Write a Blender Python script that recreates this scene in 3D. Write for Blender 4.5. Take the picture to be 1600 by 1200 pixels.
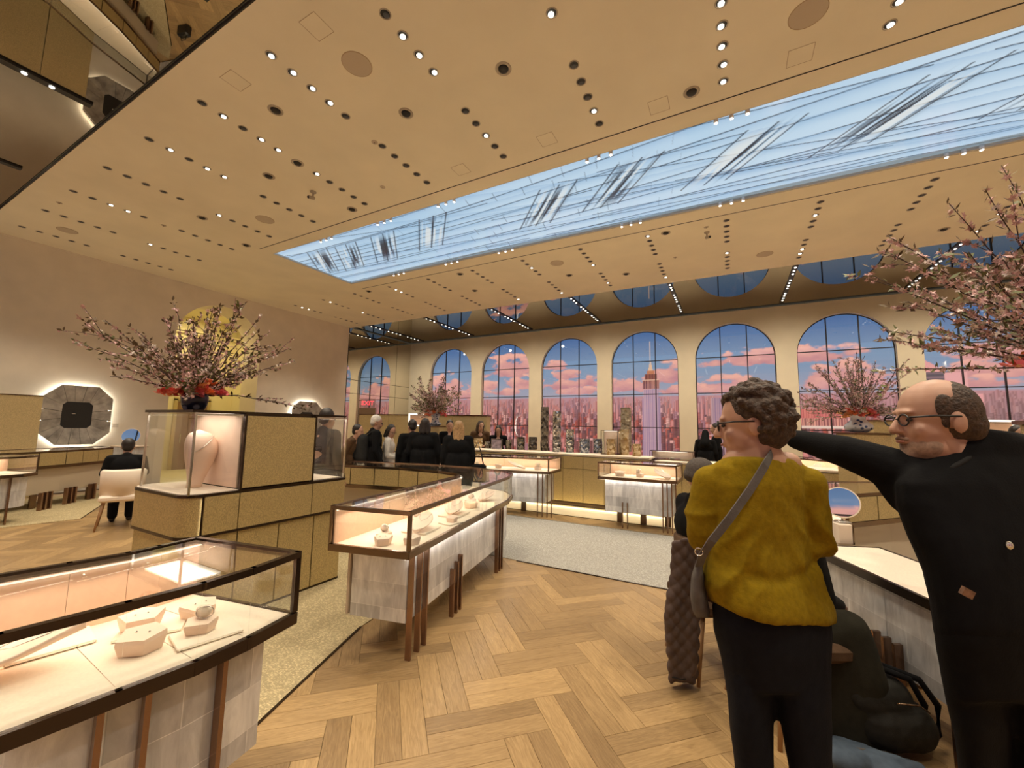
import bpy, bmesh, math, random
import numpy as np
from mathutils import Vector, Matrix, Euler, Quaternion

scene = bpy.context.scene
for _o in list(bpy.data.objects): bpy.data.objects.remove(_o)
C = scene.collection
random.seed(7); np.random.seed(7)
PI = math.pi

# ------------------------------------------------------------------ camera, world, lights, exposure
FPX = 635.275; CAMH = 1.65
YAW, PITCH, ROLL = math.radians(28.2977), math.radians(6.0392), math.radians(1.0761)
_f = Vector((-math.sin(YAW)*math.cos(PITCH), math.cos(YAW)*math.cos(PITCH), math.sin(PITCH)))
_r = Vector((math.cos(YAW), math.sin(YAW), 0)); _u = _r.cross(_f)
CR = math.cos(ROLL)*_r + math.sin(ROLL)*_u
CU = -math.sin(ROLL)*_r + math.cos(ROLL)*_u
CF = _f
cam_data = bpy.data.cameras.new('camera'); cam = bpy.data.objects.new('camera', cam_data); C.objects.link(cam)
cam_data.sensor_fit = 'HORIZONTAL'; cam_data.sensor_width = 36.0; cam_data.lens = 36.0*FPX/1600
cam_data.clip_start = 0.05; cam_data.clip_end = 200
_m = Matrix((CR, CU, -CF)).transposed().to_4x4(); _m.translation = (0, 0, CAMH); cam.matrix_world = _m
scene.camera = cam
EXPO = 0.0
vs = scene.view_settings
vs.view_transform = 'Standard'; vs.look = 'None'; vs.exposure = EXPO; vs.gamma = 1.0; vs.use_curve_mapping = False
scene.cycles.max_bounces = 7; scene.cycles.diffuse_bounces = 4; scene.cycles.glossy_bounces = 4; scene.cycles.transparent_max_bounces = 14
scene.cycles.caustics_reflective = False; scene.cycles.caustics_refractive = False
world = bpy.data.worlds.new('world'); scene.world = world; world.use_nodes = True
world.node_tree.nodes['Background'].inputs[0].default_value = (0.9, 0.75, 0.55, 1)
world.node_tree.nodes['Background'].inputs[1].default_value = 0.05

# the hall: end wall at x=XE, arcade of screens at y=YB, second arcade behind the camera at y=YF
XE, XR, YB, YF, HC = -13.32, 9.6, 14.5, -1.72, 5.48
YL, YR = 1.79, 11.0            # plaster ceiling between the two mirror strips
SX0, SX1, SY0, SY1 = -9.1, 8.0, 5.25, 7.46   # luminous ceiling screen
PITCHX, WX0 = 2.77, 0.15       # window bays

SPOT = 121.0
def spot(loc, energy, col=(1.0, 0.87, 0.68), size=1.75, blend=0.6, rad=0.05, target=None):
    L = bpy.data.lights.new('downlight_beam', 'SPOT'); L.energy = energy; L.color = col
    L.spot_size = size; L.spot_blend = blend; L.shadow_soft_size = rad
    o = bpy.data.objects.new('downlight_beam', L); C.objects.link(o); o.location = loc
    if target is not None:
        o.rotation_euler = (Vector(target)-Vector(loc)).to_track_quat('-Z', 'Y').to_euler()
    return o
def area(loc, target, sx, sy, energy, col=(1.0, 0.80, 0.60), spread=PI):
    L = bpy.data.lights.new('strip_light', 'AREA'); L.shape = 'RECTANGLE'; L.size = sx; L.size_y = sy
    L.energy = energy; L.color = col; L.spread = spread
    o = bpy.data.objects.new('strip_light', L); C.objects.link(o); o.location = loc
    return o
COLX = [0.05-1.39*k for k in range(-6, 10)]
ROWS = [2.66, 4.21, 8.53, 10.07]
for i, x in enumerate(COLX[:-1]):
    for j, y in enumerate(ROWS):
        if (i+j) % 2 == 0: spot((x, y, HC-0.03), SPOT*2)
for k in range(-5, 4):          # track lights in the mirror strips
    for y in (11.9, 0.6):
        spot((WX0+PITCHX*(k+0.5), y, HC-0.05), SPOT*2.35, target=(WX0+PITCHX*(k+0.5), y+(1.7 if y > 6 else -1.2), 1.0), size=2.3, blend=1.0)

# ------------------------------------------------------------------ pixel helpers (1600x1200 frame)
O = Vector((0, 0, CAMH))
def ray(x, y): return CF + CR*((x-800)/FPX) - CU*((y-600)/FPX)
def at(x, y, d): return O + ray(x, y)*d
def onz(x, y, z):
    r = ray(x, y); return O + r*((z-CAMH)/r.z)
def onx(x, y, X):
    r = ray(x, y); return O + r*(X/r.x)
def ony(x, y, Y):
    r = ray(x, y); return O + r*(Y/r.y)

# ------------------------------------------------------------------ object helpers
def tag(o, label=None, cat=None, group=None, kind=None):
    if label: o['label'] = label
    if cat: o['category'] = cat
    if group: o['group'] = group
    if kind: o['kind'] = kind
    return o
def empty(name, loc=(0, 0, 0), rz=0, label=None, cat=None, group=None):
    o = bpy.data.objects.new(name, None); C.objects.link(o); o.location = loc; o.rotation_euler = (0, 0, rz)
    o.empty_display_size = 0.1
    return tag(o, label, cat, group)
def link(name, me, mat=None, parent=None):
    o = bpy.data.objects.new(name, me); C.objects.link(o)
    if mat is not None and not me.materials: me.materials.append(mat)
    if parent is not None: o.parent = parent
    return o
def copy_tree(o, parent=None):
    c = o.copy(); C.objects.link(c); c.parent = parent
    for ch in list(o.children): copy_tree(ch, c)
    return c

class MB:
    def __init__(s): s.v = []; s.f = []; s.sm = []
    def add(s, vs_, fs, smooth=False):
        n = len(s.v); s.v += [tuple(p) for p in vs_]
        s.f += [tuple(i+n for i in f) for f in fs]; s.sm += [smooth]*len(fs); return s
    def box(s, c, d, rz=0, rot=None):
        hx, hy, hz = d[0]/2, d[1]/2, d[2]/2
        R = rot if rot is not None else Matrix.Rotation(rz, 3, 'Z')
        P = [Vector(c)+R @ Vector((x*hx, y*hy, z*hz)) for z in (-1, 1) for x, y in ((-1, -1), (1, -1), (1, 1), (-1, 1))]
        return s.add(P, [(3, 2, 1, 0), (4, 5, 6, 7), (0, 1, 5, 4), (1, 2, 6, 5), (2, 3, 7, 6), (3, 0, 4, 7)])
    def rbox(s, c, d, ch, rz=0):      # box with chamfered vertical and top edges
        hx, hy, hz = d[0]/2, d[1]/2, d[2]/2; c = Vector(c); R = Matrix.Rotation(rz, 3, 'Z')
        def ring(ix, z): return [c+R @ Vector(p) for p in ((-hx+ix+ch, -hy+ix, z), (hx-ix-ch, -hy+ix, z), (hx-ix, -hy+ix+ch, z), (hx-ix, hy-ix-ch, z), (hx-ix-ch, hy-ix, z), (-hx+ix+ch, hy-ix, z), (-hx+ix, hy-ix-ch, z), (-hx+ix, -hy+ix+ch, z))]
        rings = [ring(ch, -hz), ring(0, -hz+ch), ring(0, hz-ch), ring(ch, hz)]
        return s.rings(rings)
    def rings(s, rings, caps=True, smooth=False, closed=True):
        n = len(rings[0]); V = [p for r in rings for p in r]; F = []
        for i in range(len(rings)-1):
            for j in range(n if closed else n-1):
                k = (j+1) % n
                F.append((i*n+j, i*n+k, (i+1)*n+k, (i+1)*n+j))
        s.add(V, F, smooth)
        if caps:
            b = len(s.v)-len(V)
            s.f.append(tuple(b+j for j in reversed(range(n)))); s.sm.append(False)
            s.f.append(tuple(b+(len(rings)-1)*n+j for j in range(n))); s.sm.append(False)
        return s
    def prism(s, poly, z0, z1):
        a = sum(poly[i][0]*poly[(i+1) % len(poly)][1]-poly[(i+1) % len(poly)][0]*poly[i][1] for i in range(len(poly)))
        if a < 0: poly = poly[::-1]
        return s.rings([[(p[0], p[1], z0) for p in poly], [(p[0], p[1], z1) for p in poly]])
    def bar(s, a, b, w, z0, z1, ext=0.0):      # horizontal bar between two plan points
        a = Vector((a[0], a[1], 0)); b = Vector((b[0], b[1], 0)); d = b-a; L = d.length
        if L < 1e-6: return s
        m = (a+b)/2; return s.box((m.x, m.y, (z0+z1)/2), (L+2*ext, w, z1-z0), math.atan2(d.y, d.x))
    def lathe(s, prof, n=24, c=(0, 0, 0), smooth=True, caps=True):
        R = [[(c[0]+r*math.cos(2*PI*k/n), c[1]+r*math.sin(2*PI*k/n), c[2]+z) for k in range(n)] for r, z in prof]
        return s.rings(R, caps, smooth)
    def tube(s, pts, rad, n=6, smooth=True):
        pts = [Vector(p) for p in pts]; R = []
        up = Vector((0.13, 0.07, 1)).normalized()
        for i, p in enumerate(pts):
            d = (pts[min(i+1, len(pts)-1)]-pts[max(i-1, 0)]).normalized()
            x = d.cross(up)
            if x.length < 1e-3: x = d.cross(Vector((1, 0, 0)))
            x.normalize(); y = x.cross(d)
            r = rad[i] if isinstance(rad, (list, tuple)) else rad
            R.append([p+(x*math.cos(2*PI*k/n)+y*math.sin(2*PI*k/n))*r for k in range(n)])
        return s.rings([r[::-1] for r in R], True, smooth)
    def ell(s, c, r, R=None, n=12, m=8):
        c = Vector(c); R = R or Matrix.Identity(3); rg = []
        for i in range(m+1):
            t = PI*(0.02+0.96*i/m)
            rg.append([c+R @ Vector((r[0]*math.sin(t)*math.cos(2*PI*k/n), r[1]*math.sin(t)*math.sin(2*PI*k/n), -r[2]*math.cos(t))) for k in range(n)])
        return s.rings(rg, True, True)
    def cap(s, a, ra, b, rb, n=12):            # tapered capsule
        a, b = Vector(a), Vector(b); d = (b-a)
        if d.length < 1e-5: return s.ell(a, (ra, ra, ra))
        d.normalize(); P = []; Rr = []
        for t in (-0.97, -0.75, -0.4, 0): P.append(a+d*ra*t); Rr.append(ra*math.sqrt(max(1-t*t, 0.02)))
        for t in (0, 0.4, 0.75, 0.97): P.append(b+d*rb*t); Rr.append(rb*math.sqrt(max(1-t*t, 0.02)))
        x = d.cross(Vector((0.3, 0.2, 0.93)))
        if x.length < 1e-2: x = d.cross(Vector((1, 0, 0)))
        x.normalize(); y = x.cross(d)
        return s.rings([[p+(x*math.cos(2*PI*k/n)+y*math.sin(2*PI*k/n))*r for k in reversed(range(n))] for p, r in zip(P, Rr)], True, True)
    def mesh(s, name='m', mat=None):
        me = bpy.data.meshes.new(name); me.from_pydata(s.v, [], s.f)
        me.polygons.foreach_set('use_smooth', s.sm); me.update()
        if mat is not None: me.materials.append(mat)
        return me
    def build(s, name, mat, parent=None): return link(name, s.mesh(name, mat), None, parent)

# ------------------------------------------------------------------ materials
def s2l(c): return tuple(((x/255.0)/12.92 if x <= 10 else ((x/255.0+0.055)/1.055)**2.4) for x in c)
class NT:
    def __init__(s, name):
        s.m = bpy.data.materials.new(name); s.m.use_nodes = True; s.t = s.m.node_tree; s.t.nodes.clear()
        s.out = s.t.nodes.new('ShaderNodeOutputMaterial')
    def n(s, typ, **kw):
        d = s.t.nodes.new(typ)
        for k, v in kw.items(): setattr(d, k, v)
        return d
    def l(s, a, b): s.t.links.new(a, b)
def pmat(name, col, rough=0.5, metal=0.0, noise=None, var=0.0, bump=0.0, bscale=60, spec=0.5, emit=None, estr=1.0, coord='Object', stretch=(1, 1, 1), sheen=0):
    k = NT(name); b = k.n('ShaderNodeBsdfPrincipled'); k.l(b.outputs[0], k.out.inputs[0])
    b.inputs['Base Color'].default_value = (*col, 1); b.inputs['Roughness'].default_value = rough; b.inputs['Metallic'].default_value = metal
    b.inputs['Specular IOR Level'].default_value = spec
    if sheen: b.inputs['Sheen Weight'].default_value = sheen
    tc = k.n('ShaderNodeTexCoord'); mp = k.n('ShaderNodeMapping'); mp.inputs['Scale'].default_value = stretch
    k.l(tc.outputs[coord], mp.inputs[0])
    if noise:
        nz = k.n('ShaderNodeTexNoise'); nz.inputs['Scale'].default_value = noise; nz.inputs['Detail'].default_value = 6
        k.l(mp.outputs[0], nz.inputs['Vector'])
        rp = k.n('ShaderNodeValToRGB'); rp.color_ramp.elements[0].position = 0.3; rp.color_ramp.elements[1].position = 0.7
        rp.color_ramp.elements[0].color = (*[c*(1-var) for c in col], 1); rp.color_ramp.elements[1].color = (*[min(1, c*(1+var)) for c in col], 1)
        k.l(nz.outputs[0], rp.inputs[0]); k.l(rp.outputs[0], b.inputs['Base Color'])
    if bump:
        bz = k.n('ShaderNodeTexNoise'); bz.inputs['Scale'].default_value = bscale; bz.inputs['Detail'].default_value = 4
        k.l(mp.outputs[0], bz.inputs['Vector'])
        bp = k.n('ShaderNodeBump'); bp.inputs['Strength'].default_value = bump; bp.inputs['Distance'].default_value = 0.01
        k.l(bz.outputs[0], bp.inputs['Height']); k.l(bp.outputs[0], b.inputs['Normal'])
    if emit:
        b.inputs['Emission Color'].default_value = (*emit, 1); b.inputs['Emission Strength'].default_value = estr
    return k.m
def emat(name, col, strength):
    k = NT(name); e = k.n('ShaderNodeEmission'); e.inputs[0].default_value = (*col, 1); e.inputs[1].default_value = strength
    k.l(e.outputs[0], k.out.inputs[0]); return k.m
def glass_mat(name, tint=(0.97, 0.98, 0.97), ior=1.45):
    k = NT(name); fr = k.n('ShaderNodeFresnel'); ge = k.n('ShaderNodeNewGeometry')
    im = k.n('ShaderNodeMapRange'); im.inputs['To Min'].default_value = ior; im.inputs['To Max'].default_value = 1/ior
    k.l(ge.outputs['Backfacing'], im.inputs['Value']); k.l(im.outputs[0], fr.inputs[0])     # same reflectance from both sides of the pane
    t = k.n('ShaderNodeBsdfTransparent'); t.inputs[0].default_value = (*tint, 1)
    g = k.n('ShaderNodeBsdfGlossy'); g.inputs['Roughness'].default_value = 0.0; g.inputs[0].default_value = (1, 1, 1, 1)
    mx = k.n('ShaderNodeMixShader'); k.l(fr.outputs[0], mx.inputs[0]); k.l(t.outputs[0], mx.inputs[1]); k.l(g.outputs[0], mx.inputs[2])
    k.l(mx.outputs[0], k.out.inputs[0]); return k.m
def wood_mat(name, random_src):
    k = NT(name); b = k.n('ShaderNodeBsdfPrincipled'); k.l(b.outputs[0], k.out.inputs[0])
    tc = k.n('ShaderNodeTexCoord')
    if random_src == 'object':
        oi = k.n('ShaderNodeObjectInfo'); rnd = oi.outputs['Random']; co = tc.outputs['Object']
    else:
        a = k.n('ShaderNodeAttribute', attribute_name='rnd'); rnd = a.outputs['Fac']
        u = k.n('ShaderNodeAttribute', attribute_name='loc'); co = u.outputs['Vector']
    cx = k.n('ShaderNodeCombineXYZ'); ml = k.n('ShaderNodeMath', operation='MULTIPLY'); ml.inputs[1].default_value = 37.0
    k.l(rnd, ml.inputs[0]); k.l(ml.outputs[0], cx.inputs[2])
    va = k.n('ShaderNodeVectorMath', operation='ADD'); k.l(co, va.inputs[0]); k.l(cx.outputs[0], va.inputs[1])
    mp = k.n('ShaderNodeMapping'); mp.inputs['Scale'].default_value = (2.0, 20, 1); k.l(va.outputs[0], mp.inputs[0])
    nz = k.n('ShaderNodeTexNoise'); nz.inputs['Scale'].default_value = 3.0; nz.inputs['Detail'].default_value = 10; nz.inputs['Roughness'].default_value = 0.62; nz.inputs['Distortion'].default_value = 1.6
    k.l(mp.outputs[0], nz.inputs['Vector'])
    rp = k.n('ShaderNodeValToRGB'); e = rp.color_ramp.elements
    e[0].position = 0.28; e[0].color = (0.27, 0.172, 0.078, 1); e[1].position = 0.72; e[1].color = (0.50, 0.345, 0.172, 1)
    k.l(nz.outputs[0], rp.inputs[0])
    r2 = k.n('ShaderNodeValToRGB'); e = r2.color_ramp.elements
    e[0].color = (0.70, 0.66, 0.62, 1); e[1].color = (1.12, 1.08, 1.0, 1); k.l(rnd, r2.inputs[0])
    mx = k.n('ShaderNodeMixRGB', blend_type='MULTIPLY'); mx.inputs[0].default_value = 1
    k.l(rp.outputs[0], mx.inputs[1]); k.l(r2.outputs[0], mx.inputs[2]); k.l(mx.outputs[0], b.inputs['Base Color'])
    b.inputs['Roughness'].default_value = 0.36; b.inputs['Specular IOR Level'].default_value = 0.35
    bp = k.n('ShaderNodeBump'); bp.inputs['Strength'].default_value = 0.12; bp.inputs['Distance'].default_value = 0.004
    k.l(nz.outputs[0], bp.inputs['Height']); k.l(bp.outputs[0], b.inputs['Normal'])
    return k.m
def leaf_mat(name):        # silver leaf squares with crinkles
    k = NT(name); b = k.n('ShaderNodeBsdfPrincipled'); k.l(b.outputs[0], k.out.inputs[0])
    tc = k.n('ShaderNodeTexCoord'); sp = k.n('ShaderNodeSeparateXYZ'); k.l(tc.outputs['Object'], sp.inputs[0])
    ad = k.n('ShaderNodeMath', operation='ADD'); k.l(sp.outputs[0], ad.inputs[0]); k.l(sp.outputs[1], ad.inputs[1])
    cb = k.n('ShaderNodeCombineXYZ'); k.l(ad.outputs[0], cb.inputs[0]); k.l(sp.outputs[2], cb.inputs[1])
    br = k.n('ShaderNodeTexBrick'); k.l(cb.outputs[0], br.inputs[0]); br.inputs['Scale'].default_value = 1.0
    br.inputs['Brick Width'].default_value = 0.24; br.inputs['Row Height'].default_value = 0.17; br.inputs['Mortar Size'].default_value = 0.0018
    br.inputs['Color1'].default_value = (0.90, 0.90, 0.90, 1); br.inputs['Color2'].default_value = (0.60, 0.60, 0.61, 1); br.inputs['Mortar'].default_value = (0.95, 0.95, 0.95, 1)
    mp = k.n('ShaderNodeMapping'); mp.inputs['Scale'].default_value = (5, 5, 1.4); mp.inputs['Rotation'].default_value = (0.2, 0.25, 0); k.l(tc.outputs['Object'], mp.inputs[0])
    nz = k.n('ShaderNodeTexNoise'); nz.inputs['Scale'].default_value = 2.5; nz.inputs['Detail'].default_value = 9; nz.inputs['Roughness'].default_value = 0.62; nz.inputs['Distortion'].default_value = 0.6; k.l(mp.outputs[0], nz.inputs[0])
    rp = k.n('ShaderNodeValToRGB'); rp.color_ramp.elements[0].position = 0.34; rp.color_ramp.elements[0].color = (0.70, 0.70, 0.71, 1); rp.color_ramp.elements[1].position = 0.68; rp.color_ramp.elements[1].color = (1.1, 1.1, 1.1, 1)
    k.l(nz.outputs[0], rp.inputs[0])
    mx = k.n('ShaderNodeMixRGB', blend_type='MULTIPLY'); mx.inputs[0].default_value = 1; k.l(br.outputs[0], mx.inputs[1]); k.l(rp.outputs[0], mx.inputs[2])
    k.l(mx.outputs[0], b.inputs['Base Color'])
    b.inputs['Metallic'].default_value = 0.25; b.inputs['Roughness'].default_value = 0.38
    bp = k.n('ShaderNodeBump'); bp.inputs['Strength'].default_value = 0.25; bp.inputs['Distance'].default_value = 0.01; k.l(nz.outputs[0], bp.inputs['Height']); k.l(bp.outputs[0], b.inputs['Normal'])
    return k.m
def screen_mat(name, strength, gloss=0.5, rough=0.02):   # LED wall behind glass, picture in a colour attribute
    k = NT(name); b = k.n('ShaderNodeBsdfPrincipled'); k.l(b.outputs[0], k.out.inputs[0])
    a = k.n('ShaderNodeAttribute', attribute_name='Col'); k.l(a.outputs[0], b.inputs['Emission Color'])
    b.inputs['Emission Strength'].default_value = strength; b.inputs['Base Color'].default_value = (0.01, 0.01, 0.012, 1)
    b.inputs['Roughness'].default_value = rough; b.inputs['Specular IOR Level'].default_value = gloss
    return k.m
def carpet_mat(name, col):
    k = NT(name); b = k.n('ShaderNodeBsdfPrincipled'); k.l(b.outputs[0], k.out.inputs[0]); b.inputs['Roughness'].default_value = 0.95; b.inputs['Specular IOR Level'].default_value = 0.1
    tc = k.n('ShaderNodeTexCoord'); mp = k.n('ShaderNodeMapping'); mp.inputs['Scale'].default_value = (45, 160, 1); mp.inputs['Rotation'].default_value = (0, 0, 0.35); k.l(tc.outputs['Object'], mp.inputs[0])
    nz = k.n('ShaderNodeTexNoise'); nz.inputs['Scale'].default_value = 1.0; nz.inputs['Detail'].default_value = 4; k.l(mp.outputs[0], nz.inputs[0])
    n2 = k.n('ShaderNodeTexNoise'); n2.inputs['Scale'].default_value = 3.0; n2.inputs['Detail'].default_value = 3; k.l(tc.outputs['Object'], n2.inputs[0])
    ad = k.n('ShaderNodeMath', operation='ADD'); k.l(nz.outputs[0], ad.inputs[0]); k.l(n2.outputs[0], ad.inputs[1])
    rp = k.n('ShaderNodeValToRGB'); rp.color_ramp.elements[0].position = 0.75/2+0.1; rp.color_ramp.elements[1].position = 0.62
    rp.color_ramp.elements[0].color = (*[c*0.68 for c in col], 1); rp.color_ramp.elements[1].color = (*[c*1.18 for c in col], 1)
    n2.inputs['Scale'].default_value = 70.0; n2.inputs['Detail'].default_value = 5
    hf = k.n('ShaderNodeMath', operation='MULTIPLY'); hf.inputs[1].default_value = 0.5; k.l(ad.outputs[0], hf.inputs[0]); k.l(hf.outputs[0], rp.inputs[0])
    k.l(rp.outputs[0], b.inputs['Base Color'])
    bp = k.n('ShaderNodeBump'); bp.inputs['Strength'].default_value = 0.5; bp.inputs['Distance'].default_value = 0.006; k.l(nz.outputs[0], bp.inputs['Height']); k.l(bp.outputs[0], b.inputs['Normal'])
    return k.m
def gold_mat(name, col, flake):
    k = NT(name); b = k.n('ShaderNodeBsdfPrincipled'); k.l(b.outputs[0], k.out.inputs[0])
    tc = k.n('ShaderNodeTexCoord'); vz = k.n('ShaderNodeTexVoronoi'); vz.inputs['Scale'].default_value = flake
    mp = k.n('ShaderNodeMapping'); mp.inputs['Scale'].default_value = (1, 1, 0.45); k.l(tc.outputs['Object'], mp.inputs[0]); k.l(mp.outputs[0], vz.inputs['Vector'])
    sp = k.n('ShaderNodeSeparateColor'); k.l(vz.outputs['Color'], sp.inputs[0])
    rp = k.n('ShaderNodeValToRGB'); rp.color_ramp.elements[0].color = (*[c*0.78 for c in col], 1); rp.color_ramp.elements[1].color = (*[min(1, c*1.3) for c in col], 1)
    k.l(sp.outputs[0], rp.inputs[0]); k.l(rp.outputs[0], b.inputs['Base Color'])
    b.inputs['Metallic'].default_value = 0.35; b.inputs['Roughness'].default_value = 0.45
    bp = k.n('ShaderNodeBump'); bp.inputs['Strength'].default_value = 0.35; bp.inputs['Distance'].default_value = 0.004; k.l(sp.outputs[1], bp.inputs['Height']); k.l(bp.outputs[0], b.inputs['Normal'])
    return k.m
def mirror_mat(name, col, rough=0.01):
    k = NT(name); g = k.n('ShaderNodeBsdfGlossy'); g.inputs[0].default_value = (*col, 1); g.inputs['Roughness'].default_value = rough
    k.l(g.outputs[0], k.out.inputs[0]); return k.m

M = {}
M['plaster'] = pmat('ceiling_plaster', (0.84, 0.765, 0.58), 0.75, noise=1.2, var=0.05, bump=0.05, bscale=8, coord='Object')
M['wall'] = pmat('wall_plaster', (0.76, 0.68, 0.55), 0.8, noise=2.5, var=0.05, bump=0.08, bscale=25)
M['arcade'] = pmat('arcade_plaster', (0.80, 0.71, 0.53), 0.75, noise=2, var=0.04, bump=0.06, bscale=25)
M['vest'] = pmat('vestibule_plaster', (0.80, 0.72, 0.47), 0.8)
M['mirror_dark'] = mirror_mat('smoked_mirror', (0.44, 0.40, 0.34), 0.012)
M['mirror_wall'] = mirror_mat('warm_mirror', (0.80, 0.76, 0.66), 0.01)
M['mirror'] = mirror_mat('clear_mirror', (0.92, 0.92, 0.92), 0.0)
M['wood'] = wood_mat('oak_plank', 'object'); M['wood2'] = wood_mat('oak_plank_far', 'attr')
M['joint'] = pmat('floor_joint', (0.10, 0.055, 0.025), 0.8)
M['carpet_gold'] = carpet_mat('gold_carpet', (0.58, 0.47, 0.27)); M['carpet_grey'] = carpet_mat('grey_carpet', (0.48, 0.45, 0.39))
M['cream_floor'] = pmat('cream_stone', (0.72, 0.62, 0.42), 0.4, noise=3, var=0.08)
M['black'] = pmat('black_metal', (0.012, 0.011, 0.010), 0.45)
M['bronze'] = pmat('bronze', (0.20, 0.135, 0.085), 0.22, 0.9); M['bronze_dark'] = pmat('dark_bronze', (0.055, 0.036, 0.024), 0.2, 0.7)
M['copper'] = pmat('copper_post', (0.30, 0.185, 0.125), 0.22, 0.9)
M['steel'] = pmat('polished_steel', (0.7, 0.68, 0.64), 0.18, 1.0)
M['gold'] = gold_mat('gold_panel', (0.50, 0.385, 0.175), 260); M['gold_far'] = gold_mat('gold_panel_fine', (0.54, 0.43, 0.22), 300)
M['leaf'] = leaf_mat('silver_leaf')
M['cream'] = pmat('cream_suede', (0.90, 0.77, 0.62), 0.85, noise=90, var=0.05)
M['peach'] = pmat('peach_suede', (0.90, 0.60, 0.42), 0.85, noise=40, var=0.05)
M['blush'] = pmat('blush_display', (0.92, 0.71, 0.57), 0.55, noise=6, var=0.05)
M['ivory'] = pmat('ivory_leather', (0.90, 0.78, 0.64), 0.6)
M['panel'] = pmat('cream_panel', (0.60, 0.50, 0.36), 0.6)
M['glass'] = glass_mat('case_glass'); M['led'] = emat('led_strip', (1.0, 0.88, 0.72), 2.2)
M['lens'] = emat('lamp_lens', (1.0, 0.92, 0.78), 6.0)
M['halo'] = emat('halo_strip', (1.0, 0.93, 0.80), 30.0)
M['stone'] = pmat('grey_marble', (0.34, 0.31, 0.27), 0.5, noise=5, var=0.45, bump=0.3, bscale=14)
M['porcelain'] = pmat('porcelain', (0.75, 0.76, 0.78), 0.15)
M['grille'] = pmat('speaker_grille', (0.55, 0.46, 0.34), 0.8); M['hatchline'] = pmat('hatch_line', (0.45, 0.33, 0.2), 0.8)
M['ringgrey'] = pmat('lamp_trim', (0.46, 0.39, 0.29), 0.5)
M['silver'] = pmat('jewel_silver', (0.8, 0.78, 0.74), 0.15, 1.0)
# ------------------------------------------------------------------ structure
XR = WX0+PITCHX*3.5
def struct(o): o['kind'] = 'structure'; return o
HW, ZS, SILL = 1.12, 3.97, 0.45
BAYS = list(range(-4, 4))
def arcade(name, yf, sgn):      # wall plane at y=yf, openings run away from the hall by 0.22
    b = MB(); N = 24
    def Pt(x, z, d=0.0): return (x, yf+sgn*d, z)
    xs = [XE] + [WX0+PITCHX*(k+0.5) for k in BAYS]
    b.add([Pt(XE, 0), Pt(WX0+PITCHX*(BAYS[0]-0.5), 0), Pt(WX0+PITCHX*(BAYS[0]-0.5), HC), Pt(XE, HC)], [(0, 1, 2, 3)])
    for k in BAYS:
        c = WX0+PITCHX*k; l, r = c-PITCHX/2, c+PITCHX/2
        b.add([Pt(l, 0), Pt(c-HW, 0), Pt(c-HW, ZS), Pt(l, ZS)], [(0, 1, 2, 3)])
        b.add([Pt(c+HW, 0), Pt(r, 0), Pt(r, ZS), Pt(c+HW, ZS)], [(0, 1, 2, 3)])
        b.add([Pt(c-HW, 0), Pt(c+HW, 0), Pt(c+HW, SILL), Pt(c-HW, SILL)], [(0, 1, 2, 3)])
        arc = [(c-HW*math.cos(PI*i/N), ZS+HW*math.sin(PI*i/N)) for i in range(N+1)]
        top = [(l+(r-l)*i/N, HC) for i in range(N+1)]
        V = [Pt(*p) for p in arc]+[Pt(*p) for p in top]
        b.add(V, [(i, i+1, N+1+i+1, N+1+i) for i in range(N)])
        b.add([Pt(l, ZS), Pt(c-HW, ZS), Pt(l, HC)], [(0, 1, 2)]); b.add([Pt(c+HW, ZS), Pt(r, ZS), Pt(r, HC)], [(0, 1, 2)])
        path = [(c-HW, SILL)]+arc+[(c+HW, SILL), (c-HW, SILL)]
        V = [Pt(*p) for p in path]+[Pt(p[0], p[1], 0.22) for p in path]; n = len(path)
        b.add(V, [(i, n+i, n+i+1, i+1) for i in range(n-1)])
    return struct(b.build(name, M['arcade']))
arcade('wall_back', YB, 1); arcade('wall_front', YF, -1)

# pictures on the screens, computed point by point
def vnoise(x, y, seed):
    xi = np.floor(x).astype(np.int64); yi = np.floor(y).astype(np.int64); fx = x-xi; fy = y-yi
    fx = fx*fx*(3-2*fx); fy = fy*fy*(3-2*fy)
    def h(a, b):
        n = (a*374761393+b*668265263+seed*1442695041) & 0x7fffffff
        n = ((n ^ (n >> 13))*1274126177) & 0x7fffffff
        return ((n ^ (n >> 16)) & 0xffff)/65535.0
    return (h(xi, yi)*(1-fx)+h(xi+1, yi)*fx)*(1-fy)+(h(xi, yi+1)*(1-fx)+h(xi+1, yi+1)*fx)*fy
def fbm(x, y, seed, o=5):
    s = 0; a = 0.5
    for i in range(o): s = s+a*vnoise(x*2**i, y*2**i, seed+i); a *= 0.5
    return s
def lin(c): return np.array(s2l(c))
def mixc(A, B, t): t = np.clip(t, 0, 1)[..., None]; return A*(1-t)+B*t
def smooth(a, b, x): t = np.clip((x-a)/(b-a), 0, 1); return t*t*(3-2*t)
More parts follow.
